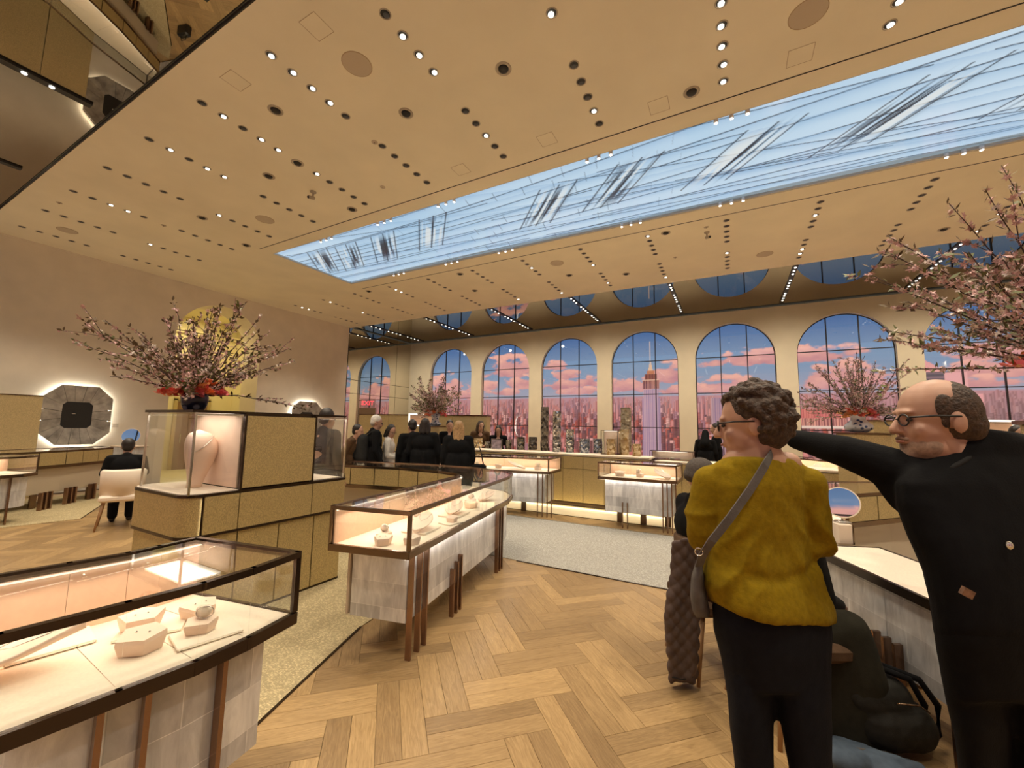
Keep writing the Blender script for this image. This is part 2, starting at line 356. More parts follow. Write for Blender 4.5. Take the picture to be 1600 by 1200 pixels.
def paint_city(X, Z, NB=520):
    one = np.ones(X.shape+(1,))
    col = mixc(one*lin((176, 172, 188)), one*lin((136, 162, 192)), (Z-2.8)/1.0)
    col = mixc(col, one*lin((84, 118, 168)), (Z-3.9)/1.1)
    def cloud(col, cx, cz, w, h, seed, dens=1.0):
        u = (X-cx)/(w*1.2); v = (Z-cz)/(h*1.35)
        body = 1-np.sqrt(u*u+np.where(v < 0, (v*2.6)**2, v*v))
        n = fbm(X*2.6+seed, Z*5.0, seed, 5)-0.48
        m = smooth(-0.02, 0.16, body*0.8+n*1.1-0.12)*dens
        shade = np.clip(0.35+v*0.5+n*1.2, 0, 1)
        cc = mixc(one*lin((206, 142, 150)), one*lin((255, 188, 170)), shade)
        return mixc(col, cc, m)
    for a in ((-8.0, 3.95, 1.15, 0.62, 3), (-7.4, 3.35, 0.9, 0.3, 4), (-9.0, 3.3, 0.5, 0.25, 5), (-8.3, 3.02, 0.9, 0.2, 6), (-5.9, 4.0, 0.5, 0.25, 7), (-5.55, 3.62, 0.5, 0.3, 8), (-5.6, 3.2, 1.0, 0.3, 9),
              (-4.6, 3.3, 0.5, 0.3, 10), (-5.0, 3.0, 1.2, 0.18, 11), (-3.3, 3.1, 0.9, 0.33, 12), (-1.75, 3.42, 0.75, 0.5, 13), (0.0, 3.02, 1.3, 0.33, 14), (1.4, 3.85, 2.2, 0.36, 15), (-1.5, 2.95, 0.8, 0.22, 16),
              (2.9, 3.1, 1.1, 0.5, 17), (5.9, 3.72, 0.7, 0.3, 18), (5.9, 3.25, 0.9, 0.3, 19), (5.2, 2.95, 1.2, 0.2, 20), (-11.2, 3.2, 1.1, 0.6, 21), (-10.4, 2.9, 1.2, 0.25, 22), (8.3, 3.6, 1.1, 0.5, 23)):
        col = cloud(col, *a)
    # far town, blocks painted from the horizon towards the front
    hz = 2.80; rr = random.Random(101); x0_, x1_ = X.min(), X.max(); xa = X[0]; za = Z[:, 0]; flip = xa[0] > xa[-1]; xa = xa[::-1] if flip else xa
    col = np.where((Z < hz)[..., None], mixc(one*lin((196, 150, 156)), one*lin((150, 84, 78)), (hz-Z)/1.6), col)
    col = col.copy(); col = col[:, ::-1].copy() if flip else col
    for i in range(NB):
        t = (i/NB)**1.25; cx = rr.uniform(x0_-0.1, x1_+0.1); zb = hz-0.05-2.0*t; w_ = 0.03+0.13*t*rr.uniform(0.5, 1.3)+0.03*rr.random(); h_ = 0.02+(0.05+0.38*t)*rr.random()**1.8
        warm = 1.0 if cx < 3.6 else 0.35; k1 = rr.random()
        base_ = np.array([(238, 152, 142), (214, 112, 98), (250, 184, 172), (128, 74, 72), (176, 122, 132), (196, 84, 66), (104, 66, 74)][rr.randrange(7)], float)
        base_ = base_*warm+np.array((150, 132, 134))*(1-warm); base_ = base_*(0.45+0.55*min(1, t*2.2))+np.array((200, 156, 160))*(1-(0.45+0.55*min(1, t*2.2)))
        fq = rr.uniform(70, 120); a0, a1 = np.searchsorted(xa, cx), np.searchsorted(xa, cx+w_); j0, j1 = np.searchsorted(za, zb-0.5), np.searchsorted(za, zb+h_)
        if a1 <= a0 or j1 <= j0: continue
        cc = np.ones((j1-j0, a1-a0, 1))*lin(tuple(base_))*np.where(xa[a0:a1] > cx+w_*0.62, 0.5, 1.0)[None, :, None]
        if t > 0.25: cc = cc*(0.86+0.14*np.sign(np.sin(za[j0:j1]*fq)))[:, None, None]
        col[j0:j1, a0:a1] = cc
    if flip: col = col[:, ::-1].copy()
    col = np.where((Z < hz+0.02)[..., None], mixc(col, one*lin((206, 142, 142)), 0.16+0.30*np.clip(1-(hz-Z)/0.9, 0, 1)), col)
    # tall tower with stepped crown and mast
    tx = -2.42
    def rect(col, x0, x1, z0, z1, c, c2=None):
        m = (X > x0) & (X < x1) & (Z > z0) & (Z < z1); cc = one*lin(c)
        if c2 is not None: cc = np.where((np.sin((X-x0)*95) > 0.2)[..., None], cc, one*lin(c2))
        return np.where(m[..., None], cc, col)
    col = rect(col, tx-0.31, tx+0.31, 0.4, 2.75, (190, 152, 172), (166, 132, 158))
    col = rect(col, tx-0.26, tx+0.26, 0.4, 3.05, (214, 172, 178), (176, 142, 164))
    col = rect(col, tx-0.27, tx+0.27, 3.05, 3.35, (206, 142, 124), (128, 76, 78)); col = rect(col, tx-0.27, tx+0.27, 3.35, 3.39, (250, 200, 170))
    col = rect(col, tx-0.20, tx+0.20, 3.39, 3.58, (170, 104, 84), (120, 70, 66)); col = rect(col, tx-0.13, tx+0.13, 3.58, 3.70, (206, 132, 96))
    w = 0.075*np.clip((4.02-Z)/0.32, 0, 1)**0.6; m = (abs(X-tx) < w) & (Z > 3.70); col = np.where(m[..., None], one*lin((240, 196, 160)), col)
    m = (abs(X-tx) < 0.013) & (Z > 3.9) & (Z < 4.75); col = np.where(m[..., None], one*lin((236, 206, 190)), col)
    # near blocks of the right hand windows
    col = rect(col, 4.3, 4.62, 0.4, 3.75, (240, 168, 166)); 
    m = (X > 4.3) & (X < 5.0) & (Z > 3.32) & (Z < 3.32+0.62*np.clip((5.0-X)/0.7, 0, 1)); col = np.where(m[..., None], one*lin((246, 172, 166)), col)
    col = rect(col, 4.42, 5.1, 0.4, 3.3, (104, 92, 98)); 
    m = (X > 4.42) & (X < 5.1) & (Z < 3.3) & (np.sin(Z*60) > 0.3); col = np.where(m[..., None], one*lin((150, 120, 124)), col)
    col = rect(col, 4.98, 5.42, 0.4, 3.28, (248, 180, 176)); col = rect(col, 5.3, 5.66, 0.4, 2.72, (244, 170, 168))
    # bridge arcade and red roofs in the window beside the vase
    col = rect(col, 1.75, 2.9, 2.02, 2.34, (196, 96, 92), (224, 128, 118)); col = rect(col, 1.75, 2.9, 1.86, 2.06, (236, 160, 140), (150, 90, 88)); col = rect(col, 1.75, 3.2, 1.78, 1.86, (246, 214, 196))
    col = rect(col, -0.55, -0.18, 0.4, 2.72, (196, 154, 160), (160, 128, 148)); col = rect(col, -0.10, 0.25, 0.4, 2.3, (176, 150, 160), (120, 100, 118))
    return col
def paint_mesh(name, P, nx, ny, cols, mat):
    me = bpy.data.meshes.new(name)
    F = [(j*nx+i, j*nx+i+1, (j+1)*nx+i+1, (j+1)*nx+i) for j in range(ny-1) for i in range(nx-1)]
    me.from_pydata(P.tolist(), [], F)
    a = me.color_attributes.new('Col', 'FLOAT_COLOR', 'POINT')
    a.data.foreach_set('color', np.concatenate([cols, np.ones((len(cols), 1))], 1).astype(np.float32).ravel())
    me.materials.append(mat); me.update(); return me
M['city'] = screen_mat('city_screen', 0.80, 0.8); M['skylit'] = screen_mat('ceiling_screen', 0.88, 0.4, 0.08)
M['mullion'] = pmat('mullion_black', (0.02, 0.018, 0.02), 0.4)
wn = 0
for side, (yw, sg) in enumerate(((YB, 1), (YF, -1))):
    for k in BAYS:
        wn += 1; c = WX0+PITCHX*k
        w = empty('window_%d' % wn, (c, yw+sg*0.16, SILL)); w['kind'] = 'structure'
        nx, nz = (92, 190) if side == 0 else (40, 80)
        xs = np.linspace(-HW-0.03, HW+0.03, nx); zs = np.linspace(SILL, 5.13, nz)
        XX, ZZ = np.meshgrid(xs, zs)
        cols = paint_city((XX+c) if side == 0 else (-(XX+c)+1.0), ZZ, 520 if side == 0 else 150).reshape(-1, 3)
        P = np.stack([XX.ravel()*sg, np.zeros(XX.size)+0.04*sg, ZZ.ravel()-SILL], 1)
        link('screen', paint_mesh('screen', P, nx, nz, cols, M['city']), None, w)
        for dx in (-0.375, 0.375):
            h = math.sqrt(HW*HW-dx*dx); MB().box((dx, 0, (ZS+h-SILL)/2), (0.028, 0.05, ZS+h-SILL)).build('mullion', M['mullion'], w)
        for z in (4.03, 2.87, 1.72):
            hw = HW if z < ZS else math.sqrt(HW*HW-(z-ZS)**2)
            MB().box((0, -0.005*sg, z-SILL), (2*hw, 0.04, 0.026)).build('mullion', M['mullion'], w)
        arc = [(-HW*math.cos(PI*i/28), ZS-SILL+HW*math.sin(PI*i/28)) for i in range(29)]
        arc = [(-HW, 0)]+arc+[(HW, 0)]
        b = MB(); n = len(arc)
        V = [(x, -0.03*sg, z) for x, z in arc]+[(x*0.975, -0.03*sg, z if i in (0, n-1) else (ZS-SILL)+(z-(ZS-SILL))*0.975) for i, (x, z) in enumerate(arc)]
        b.add(V, [(i, i+1, n+i+1, n+i) for i in range(n-1)]).build('frame', M['mullion'], w)

# end wall with the arched doorway, and the mirrored panel beside it
b = MB(); AY, AR, AS = 6.40, 1.14, 3.95; N = 28
def Q(y, z, d=0.0): return (XE-d, y, z)
b.add([Q(YF, 0), Q(AY-AR, 0), Q(AY-AR, HC), Q(YF, HC)], [(0, 1, 2, 3)]); b.add([Q(AY+AR, 0), Q(10.94, 0), Q(10.94, HC), Q(AY+AR, HC)], [(0, 1, 2, 3)])
arc = [(AY-AR*math.cos(PI*i/N), AS+AR*math.sin(PI*i/N)) for i in range(N+1)]
b.add([Q(*p) for p in arc]+[Q(p[0], HC) for p in arc], [(i, i+1, N+2+i, N+1+i) for i in range(N)])
path = [(AY-AR, 0)]+arc+[(AY+AR, 0)]; n = len(path)
b.add([Q(*p) for p in path]+[Q(p[0], p[1], 0.9) for p in path], [(i, n+i, n+i+1, i+1) for i in range(n-1)])
wl = struct(b.build('wall_left', M['wall']))
b = MB(); x0 = XE-0.9; x1 = XE-3.4               # lit vestibule behind the arch
b.box((x1-0.02, AY, 2.75), (0.04, 4.4, 5.5)).box(((x0+x1)/2, AY-2.2, 2.75), (2.5, 0.04, 5.5)).box(((x0+x1)/2, AY+2.2, 2.75), (2.5, 0.04, 5.5)).box(((x0+x1)/2, AY, 5.3), (2.5, 4.4, 0.04)).box(((x0+x1)/2, AY, -0.02), (2.5+1.8, 4.4, 0.04))
for s in (-1, 1): b.box((x0-0.02, AY+s*1.67, 2.75), (0.04, 1.06, 5.5))
b.box((x0-0.02, AY, 5.35), (0.04, 2.3, 0.5))
struct(b.build('wall_vestibule', M['vest']))
for i, z in enumerate((4.72, 4.80)):
    tr = struct(MB().box((x1+0.06+0.03*i, AY, z), (0.10+0.06*i, 4.36, 0.06)).build('trim_%d' % (i+1), M['vest']))
area((x0-1.0, AY+0.3, 5.2), None, 1.0, 2.0, 70, (1.0, 0.82, 0.42))
d = empty('door_1', (x1+0.03, AY+0.9, 0)); d['kind'] = 'structure'
MB().box((0, 0, 1.15), (0.05, 0.9, 2.3)).build('leaf', pmat('walnut_door', (0.22, 0.12, 0.05), 0.5), d)
MB().box((0.01, -0.5, 1.2), (0.06, 0.1, 2.4)).box((0.01, 0.5, 1.2), (0.06, 0.1, 2.4)).box((0.01, 0, 2.4), (0.06, 1.1, 0.1)).build('frame', M['gold_far'], d)
MB().box((0.05, -0.3, 1.05), (0.05, 0.03, 0.3)).build('handle', M['steel'], d)
mw = empty('wall_mirror', (XE, 12.7, 0)); tag(mw, 'tall warm-tinted mirror panels on the end wall beside the arcade', 'mirror')
for z0, z1 in ((0.0, 2.86), (2.87, 3.4), (3.41, HC)):
    for y0, y1 in ((10.95, 13.6), (13.605, YB)):
        MB().box((0.01, (y0+y1)/2-12.7, (z0+z1)/2), (0.02, y1-y0-0.012, z1-z0-0.008)).build('panel', M['mirror_wall'], mw)
struct(MB().box((XE-0.03, 12.7, HC/2), (0.04, 3.7, HC)).build('wall_left.001', M['bronze_dark']))
struct(MB().box((XR+0.05, (YB+YF)/2, HC/2), (0.1, YB-YF+0.6, HC)).build('wall_right', M['wall']))

# ceiling: plaster field with the luminous screen, smoked mirror strips either side
b = MB(); T = 0.12
for x0, x1, y0, y1 in ((XE, SX0, YL, YR), (SX1, XR, YL, YR), (SX0, SX1, YL, SY0), (SX0, SX1, SY1, YR)):
    b.box(((x0+x1)/2, (y0+y1)/2, HC+T/2), (x1-x0, y1-y0, T))
ceil = struct(b.build('ceiling', M['plaster']))
struct(MB().box(((XE+XR)/2, (YL+YF)/2-0.01, HC+0.06), (XR-XE, YL-YF-0.02, 0.04)).build('ceiling.001', M['mirror_dark']))
struct(MB().box(((XE+XR)/2, (YR+YB)/2+0.01, HC+0.06), (XR-XE, YB-YR-0.02, 0.04)).build('ceiling.002', M['mirror_dark']))
for i, y in enumerate((4.96, 7.83)):
    struct(MB().box(((SX0+XR)/2, y, HC-0.001), (XR-SX0, 0.014, 0.006)).build('trim_%d' % (3+i), M['black']))  # black strips stand in for the shade inside the plaster's shadow gaps
struct(MB().box(((XE+XR)/2, YL-0.006, HC+0.02), (XR-XE, 0.012, 0.04)).build('trim_5', M['black']))
struct(MB().box((XE+0.012, 4.6, HC-0.01), (0.02, 12.4, 0.02)).build('trim_6', M['wall']))

# luminous ceiling
nx, ny = 1400, 200
xs = np.linspace(SX0, SX1, nx); ys = np.linspace(SY0, SY1, ny); XX, YY = np.meshgrid(xs, ys)
V = (YY-SY0)/(SY1-SY0); one = np.ones(XX.shape+(1,))
def curve_lines(col, fam, seed, w, c, keep=0.0):
    for i, (v0, v1, b0, b1) in enumerate(fam):       # v at both ends plus a bow
        t = (XX-SX0)/(SX1-SX0); vv = v0+(v1-v0)*t+b0*np.sin(PI*t)+b1*np.sin(2*PI*t)
        d = np.abs(V-vv); k = smooth(w, w*0.35, d)
        if keep: k = k*(vnoise(XX*0.45+i*7.3, XX*0+i*2.1, seed) > keep)
        col = mixc(col, one*lin(c), k*0.92)
        sh = np.clip((V-vv)/0.10, 0, 1); col = mixc(col, one*lin((150, 188, 222)), 0.5*np.where(V > vv, (1-sh)**2, 0)*(d < 0.10))
    return col
col = mixc(one*lin((178, 212, 238)), one*lin((220, 238, 250)), fbm(XX*0.35, V*1.6, 61, 3)*1.3-0.15)
rr_ = random.Random(17)
famA = [(0.02+0.135*i, -0.55+0.23*i+rr_.uniform(-0.03, 0.03), 0.16-0.04*i, 0.05) for i in range(8)]
famB = [(0.05+0.15*i, 0.45+0.12*i, -0.22+0.05*i, 0.03*math.sin(i)) for i in range(6)]
famC = [(0.24*i-0.6, 1.3-0.02*i, 0.10*math.sin(i*1.7), 0.06) for i in range(6)]
col = curve_lines(col, famA, 71, 0.0085, (36, 42, 54)); col = curve_lines(col, famB, 73, 0.007, (44, 52, 66), 0.25); col = curve_lines(col, famC, 75, 0.0065, (40, 46, 58), 0.40)
idb = np.floor((V+0.05*np.sin(XX))*9)
q = XX*1.9+idb*0.37+V*0.8; fq = q-np.floor(q); tick = smooth(0.035, 0.012, fq)*(vnoise(np.floor(q), idb*1.7, 83) > 0.5)*np.clip(1.2-np.abs(XX+3.6)/3.4, 0.0, 1); col = mixc(col, one*lin((92, 106, 126)), tick*0.8)
for cx, cy in ((-8.55, 0.42), (-7.7, 0.45), (-6.6, 0.45), (-5.2, 0.40), (-2.75, 0.46), (-1.45, 0.42), (0.2, 0.45), (1.9, 0.42), (3.6, 0.45), (5.4, 0.42)):
    a = (XX-cx)+(V-cy)*1.9; bb = (V-cy)
    m = np.exp(-(a/0.30)**4-(bb/0.19)**4)
    st = vnoise((XX-cx)*19+bb*36, bb*2.2+cx, 91); 
    col = mixc(col, one*lin((52, 60, 72)), m*smooth(0.55, 0.68, st)); col = mixc(col, one*lin((236, 238, 234)), m*smooth(0.40, 0.30, st)*0.8)
    for q_ in (-0.34, 0.0, 0.30):
        d_ = np.abs((XX-cx-q_)+(V-cy)*1.9); col = mixc(col, one*lin((40, 46, 58)), smooth(0.022, 0.008, d_)*(np.abs(bb) < 0.24)*0.85)
edge = smooth(0.975, 0.985, V); ek = np.clip(0.8*smooth(-8.9, -7.5, XX), 0, 1)
col = mixc(col, one*lin((112, 116, 112)), smooth(0.935, 0.945, V+0.01*np.sin(XX*0.9))*ek*0.9)
P = np.stack([XX.ravel(), YY.ravel(), np.zeros(XX.size)], 1)
sk = empty('ceiling_screen', (0, 0, HC+0.045), 0, 'long pale blue luminous ceiling screen with dark crystal lines', 'screen')
link('screen', paint_mesh('screen_ceiling', P, nx, ny, col.reshape(-1, 3), M['skylit']), None, sk)
fm = pmat('screen_frame', (0.55, 0.53, 0.48), 0.4)
for a, bq in (((SX0, SY0+0.008), (SX1, SY0+0.008)), ((SX0, SY1-0.02), (SX1, SY1-0.02)), ((SX0+0.01, SY0), (SX0+0.01, SY1)), ((SX1-0.01, SY0), (SX1-0.01, SY1))):
    MB().bar(a, bq, 0.016 if a[1] < 6 or a[0] == bq[0] else 0.04, -0.04, 0.0).build('frame', fm, sk)

# floor: herringbone of paired oak planks at 45 degrees
PW, PLN = 0.131, 0.655; G = 2*PW
base = Vector((-1.40, 2.16)); U = Vector((math.cos(PI/4), math.sin(PI/4))); VV = Vector((-U.y, U.x))
fl = struct(MB().box(((XE+XR)/2, (YB+YF)/2, -0.03), (XR-XE+0.6, YB-YF+0.6, 0.036)).build('floor', M['joint']))
planks = []
for i in range(-60, 61):
    for j in range(-24, 25):
        ou = i*G+j*PLN; ov = i*G-j*PLN
        for q in range(2):
            planks.append((ou+PLN/2, ov+PW*(q+0.5), 0)); planks.append((ou+PLN+PW*(q+0.5), ov+G-PLN/2, 1))
inside = []
for u, v, r in planks:
    p = base+U*u+VV*v
    if XE+0.3 < p.x < XR-0.3 and YF+0.3 < p.y < YB-0.3: inside.append((p.x, p.y, r))
def pixel_of(p):
    d = Vector(p)-O; z = d.dot(CF)
    return (800+FPX*d.dot(CR)/z, 600-FPX*d.dot(CU)/z, z) if z > 0.05 else (-1, -1, 0)
def score(p):
    px, py, z = pixel_of((p[0], p[1], 0))
    if z <= 0 or not (-60 < px < 1660 and py < 1290): return 1e9
    if p[1] > 4.75 or (p[0] < -2.75 and p[1] > 0.4) or (p[0] < -2.2 and p[1] < 1.5): return 900+z
    return z
inside.sort(key=score)
pm = MB().rbox((0, 0, -0.006), (PLN-0.0016, PW-0.0016, 0.012), 0.001).mesh('plank', M['wood'])
for x, y, r in inside[:296]:
    o = link('plank', pm, None, fl); o.location = (x, y, 0); o.rotation_euler = (0, 0, PI/4+r*PI/2)
b = MB(); rn = []; lc = []
for x, y, r in inside[296:]:
    ang = PI/4+r*PI/2; b.box((x, y, -0.006), (PLN-0.0016, PW-0.0016, 0.012), ang); k = random.random()
    rn += [k]*8; lc += [(sx*PLN/2, sy*PW/2, 0) for z in (-1, 1) for sx, sy in ((-1, -1), (1, -1), (1, 1), (-1, 1))]
me = b.mesh('planks', M['wood2'])
me.attributes.new('rnd', 'FLOAT', 'POINT').data.foreach_set('value', rn)
me.attributes.new('loc', 'FLOAT_VECTOR', 'POINT').data.foreach_set('vector', [c for p in lc for c in p])
o = link('far_planks', me, None, fl); o['kind'] = 'stuff'
# carpets laid into the floor
def carpet(label, poly, mat, edge):
    c = empty('floor.001', (0, 0, 0)); c['kind'] = 'structure'; c['label'] = label; MB().prism(poly, 0.0005, 0.007).build('pile', mat, c)
    for a, bq in edge: MB().bar(a, bq, 0.016, 0.0005, 0.0085).build('edge_strip', M['bronze_dark'], c)
carpet('grey woven carpet runner crossing the hall in front of the far counters', [(-11.5, 4.66), (5.6, 4.70), (5.6, 7.05), (-11.5, 6.85)][::1], M['carpet_grey'], (((-2.4, 4.66), (5.6, 4.70)), ((-4.5, 6.9), (5.6, 7.05))))
carpet('golden woven carpet inside the ring of the left display island', [(-1.98, 0.0), (-2.26, 1.25), (-2.72, 2.52), (-3.0, 4.4), (-5.5, 4.1), (-6.6, 2.6), (-6.4, 0.0)], M['carpet_gold'], (((-1.98, 0.0), (-2.26, 1.25)), ((-2.26, 1.25), (-2.72, 2.52))))
carpet('golden woven carpet strip beside the far left drawer counter', [(-9.55, 2.75), (-9.85, 1.0), (-12.8, 1.0), (-12.6, 4.2), (-12.1, 4.05)], M['carpet_gold'], (((-9.55, 2.75), (-12.1, 4.05)),))
carpet('cream stone floor strip glowing under the far display counters', [(-7.0, 7.45), (6.0, 7.55), (6.0, 9.6), (-7.0, 9.4)], M['cream_floor'], (((-7.0, 7.45), (6.0, 7.55)),))
# ------------------------------------------------------------------ display counters
def lerp2(a, b, t): return (a[0]+(b[0]-a[0])*t, a[1]+(b[1]-a[1])*t)
def along(pl, s):
    L = [math.dist(pl[i], pl[i+1]) for i in range(len(pl)-1)]
    for i, l in enumerate(L):
        if s <= l or i == len(L)-1:
            d = ((pl[i+1][0]-pl[i][0])/l, (pl[i+1][1]-pl[i][1])/l); return (pl[i][0]+d[0]*s, pl[i][1]+d[1]*s), d
        s -= l
def plen(pl): return sum(math.dist(pl[i], pl[i+1]) for i in range(len(pl)-1))
def between(F, B, t): return [lerp2(a, b, t) for a, b in zip(F, B)]
def showcase(label, F, B, zb=0.755, zt=1.045, rim='bronze', posts=(), lamp=1.8, ends=(True, True), group=None, drawers=0.42, plinth=(0.10, 0.72), glass_back=False, pl_z0=0.25, split=0.9):
    """glass display counter: F front edge, B staff side edge, same number of plan points"""
    r = empty('display_counter', (F[0][0], F[0][1], 0), 0, label, 'display counter', group)
    ox, oy = F[0]
    F = [(p[0]-ox, p[1]-oy) for p in F]; B = [(p[0]-ox, p[1]-oy) for p in B]
    poly = F+B[::-1]; rm = M[rim]
    MB().prism(poly, zb-0.012, zb+0.012).build('deck', M['cream'], r)
    def rail(name, z0, z1, w):
        for i in range(len(F)-1):
            MB().bar(F[i], F[i+1], w, z0, z1, w*0.35).build(name, rm, r); MB().bar(B[i], B[i+1], w, z0, z1, w*0.35).build(name, rm, r)
        for k, e in ((0, ends[0]), (-1, ends[1])):
            if e: MB().bar(F[k], B[k], w, z0, z1, w*0.4).build(name, rm, r)
    rail('base_rail', zb-0.035, zb+0.014, 0.026); rail('top_rail', zt-0.028, zt, 0.026)
    for k, e in ((0, ends[0]), (-1, ends[1])):
        if e:
            for P in (F, B): MB().box((P[k][0], P[k][1], (zb+zt)/2), (0.024, 0.024, zt-zb-0.04)).build('corner_post', rm, r)
            MB().bar(F[k], B[k], 0.006, zb+0.015, zt-0.028).build('glass_pane', M['glass'], r)
    for i in range(len(F)-1):
        MB().bar(F[i], F[i+1], 0.006, zb+0.015, zt-0.028).build('glass_pane', M['glass'], r)
        MB().prism([F[i], F[i+1], B[i+1], B[i]], zt-0.012, zt-0.006).build('glass_top', M['glass'], r)
        # staff side: suede lining inside, gold drawers outside
        a, c = B[i], B[i+1]; L = math.dist(a, c)
        n = max(1, round(L/drawers))
        ia, ic = between(F, B, 0.965)[i], between(F, B, 0.965)[i+1]
        m = max(1, round(L/split))
        for q in range(m): MB().bar(lerp2(ia, ic, (q+0.003)/m), lerp2(ia, ic, (q+1-0.003)/m), 0.012, zb+0.013, zt-0.03).build('back_lining', M['peach'], r)
        MB().bar(a, c, 0.012, zb+0.013, zt-0.028).build('drawer_frame', M['bronze_dark'], r)
        for q in range(n): MB().bar(lerp2(a, c, (q+0.02)/n), lerp2(a, c, (q+1-0.02)/n), 0.03, zb+0.022, zt-0.036).build('drawer', M['gold'], r)
    for i in range(1, len(F)-1):
        if math.dist(F[i-1], F[i]) > 0.15: MB().bar(lerp2(F[i], B[i], 0.05), lerp2(F[i], B[i], 0.94), 0.0018, zb+0.0121, zb+0.0124).build('seam', M['bronze'], r)
    # light line under the top rail of the staff side
    LB = between(F, B, 0.94)
    for i in range(len(F)-1):
        MB().bar(LB[i], LB[i+1], 0.008, zt-0.036, zt-0.030).build('light_strip', M['led'], r)
        a, c = LB[i], LB[i+1]; L = math.dist(a, c); q = between(F, B, 0.86); mx, my = (q[i][0]+q[i+1][0])/2, (q[i][1]+q[i+1][1])/2
        if lamp > 0:
            fx, fy = (F[i][0]+F[i+1][0])/2, (F[i][1]+F[i+1][1])/2
            A = area((mx, my, zt-0.045), None, L*0.96, 0.03, lamp*L, (1.0, 0.82, 0.66)); A.parent = r
            nrm = Vector((fx-mx, fy-my, 0)).normalized()
            d = (Vector((0, 0, -1))*0.85+nrm*0.35).normalized(); xax = Vector((c[0]-a[0], c[1]-a[1], 0)).normalized(); zax = -d; yax = zax.cross(xax).normalized(); xax = yax.cross(zax)
            A.matrix_local = Matrix((xax, yax, zax)).transposed().to_4x4(); A.location = (mx, my, zt-0.045)
    # leaf clad plinth on copper posts
    PF, PB = between(F, B, plinth[0]), between(F, B, plinth[1])
    def trim_end(pl):
        pl = list(pl)
        if ends[0]: pl[0] = lerp2(pl[0], pl[1], min(0.4, 0.09/math.dist(pl[0], pl[1])))
        if ends[1]: pl[-1] = lerp2(pl[-1], pl[-2], min(0.4, 0.09/math.dist(pl[-1], pl[-2])))
        return pl
    PF, PB = trim_end(PF), trim_end(PB)
    for i in range(len(PF)-1):
        a, c = PF[i], PF[i+1]; n = max(1, round(math.dist(a, c)/split))
        for q in range(n):
            MB().prism([lerp2(a, c, (q+0.001)/n), lerp2(a, c, (q+1-0.001)/n), lerp2(PB[i], PB[i+1], (q+1)/n), lerp2(PB[i], PB[i+1], q/n)], pl_z0, zb-0.036).build('plinth_panel', M['leaf'], r)
        MB().bar(lerp2(PB[i], B[i], 0.15), lerp2(PB[i+1], B[i+1], 0.15), 0.02, pl_z0+0.01, zb-0.04).build('rear_panel', M['panel'], r)
    PO = between(F, B, plinth[0]-0.035); PO = trim_end(PO); UL = between(F, B, plinth[0]*0.45)
    for i in range(len(F)-1):           # light line under the deck, washing the plinth
        a, c = UL[i], UL[i+1]; L = math.dist(a, c)
        if L < 0.3 or lamp <= 0: continue
        MB().bar(a, c, 0.008, zb-0.042, zb-0.036).build('under_light', M['led'], r)
        A = area((0, 0, 0), None, L*0.96, 0.012, 1.05*L, (1.0, 0.90, 0.78)); A.parent = r
        xax = Vector((c[0]-a[0], c[1]-a[1], 0)).normalized(); zax = Vector((0, 0, 1)); yax = zax.cross(xax)
        A.matrix_local = Matrix((xax, yax, zax)).transposed().to_4x4(); A.location = ((a[0]+c[0])/2, (a[1]+c[1])/2, zb-0.044)
    for s, zt_ in posts:
        (x, y), d = along(PO, s); ang = math.atan2(d[1], d[0])
        MB().box((x, y, zt_/2), (0.018, 0.04, zt_), ang).build('post', M['copper'], r)
    for t in (0.12, 0.5, 0.88):
        (x, y), d = along(PB, plen(PB)*t); MB().box((x, y, (pl_z0+0.02)/2), (0.1, 0.03, pl_z0+0.02), math.atan2(d[1], d[0])).build('foot', M['bronze'], r)
    return r
ZD = 0.769      # deck surface
near_left = showcase('dark-framed curved glass display counter at lower left corner', [(-1.90, -0.75), (-1.86, -0.2), (-1.835, 0.39), (-1.80, 0.66), (-1.775, 0.87), (-1.785, 1.06), (-1.83, 1.29)], [(-2.62, -0.75), (-2.59, -0.2), (-2.545, 0.42), (-2.49, 0.70), (-2.46, 0.88), (-2.47, 1.0), (-2.49, 1.17)], rim='bronze_dark',
    posts=[(1.30, 0.72), (1.42, 0.72), (1.66, 0.72), (0.5, 0.4), (0.6, 0.4)], lamp=1.7, drawers=0.4, split=0.5)
center = showcase('bronze-framed L-shaped glass display counter with silver plinth in the centre', [(-2.01, 2.26), (-2.17, 3.08), (-2.42, 4.44), (-2.56, 4.80), (-2.80, 5.02), (-3.45, 5.18), (-4.3, 5.13), (-5.6, 4.75)],
    [(-2.64, 2.12), (-2.78, 3.0), (-2.97, 4.12), (-3.02, 4.26), (-3.12, 4.36), (-3.5, 4.46), (-4.2, 4.46), (-5.35, 4.17)],
    posts=[(0.02, 0.72), (0.14, 0.72), (0.24, 0.72), (0.72, 0.40), (0.80, 0.44), (0.88, 0.48), (1.86, 0.72), (1.94, 0.72), (2.02, 0.72), (2.75, 0.72), (2.85, 0.72), (3.6, 0.72), (3.7, 0.72)], lamp=1.6, plinth=(0.09, 0.80))
ZF0, ZF1 = 0.82, 1.08
far_a = showcase('long glass display counter with silver plinth behind the standing shoppers', [(-7.6, 5.55), (-5.05, 6.48), (-4.0, 6.86), (-3.02, 7.10)], [(-7.85, 6.2), (-5.3, 7.15), (-4.2, 7.52), (-3.05, 7.8)], ZF0, ZF1,
    posts=[(4.55, ZF0), (4.64, ZF0), (4.73, ZF0), (4.81, ZF0), (2.7, ZF0), (2.8, ZF0), (2.9, ZF0), (1.0, ZF0), (1.1, ZF0)], lamp=1.7)
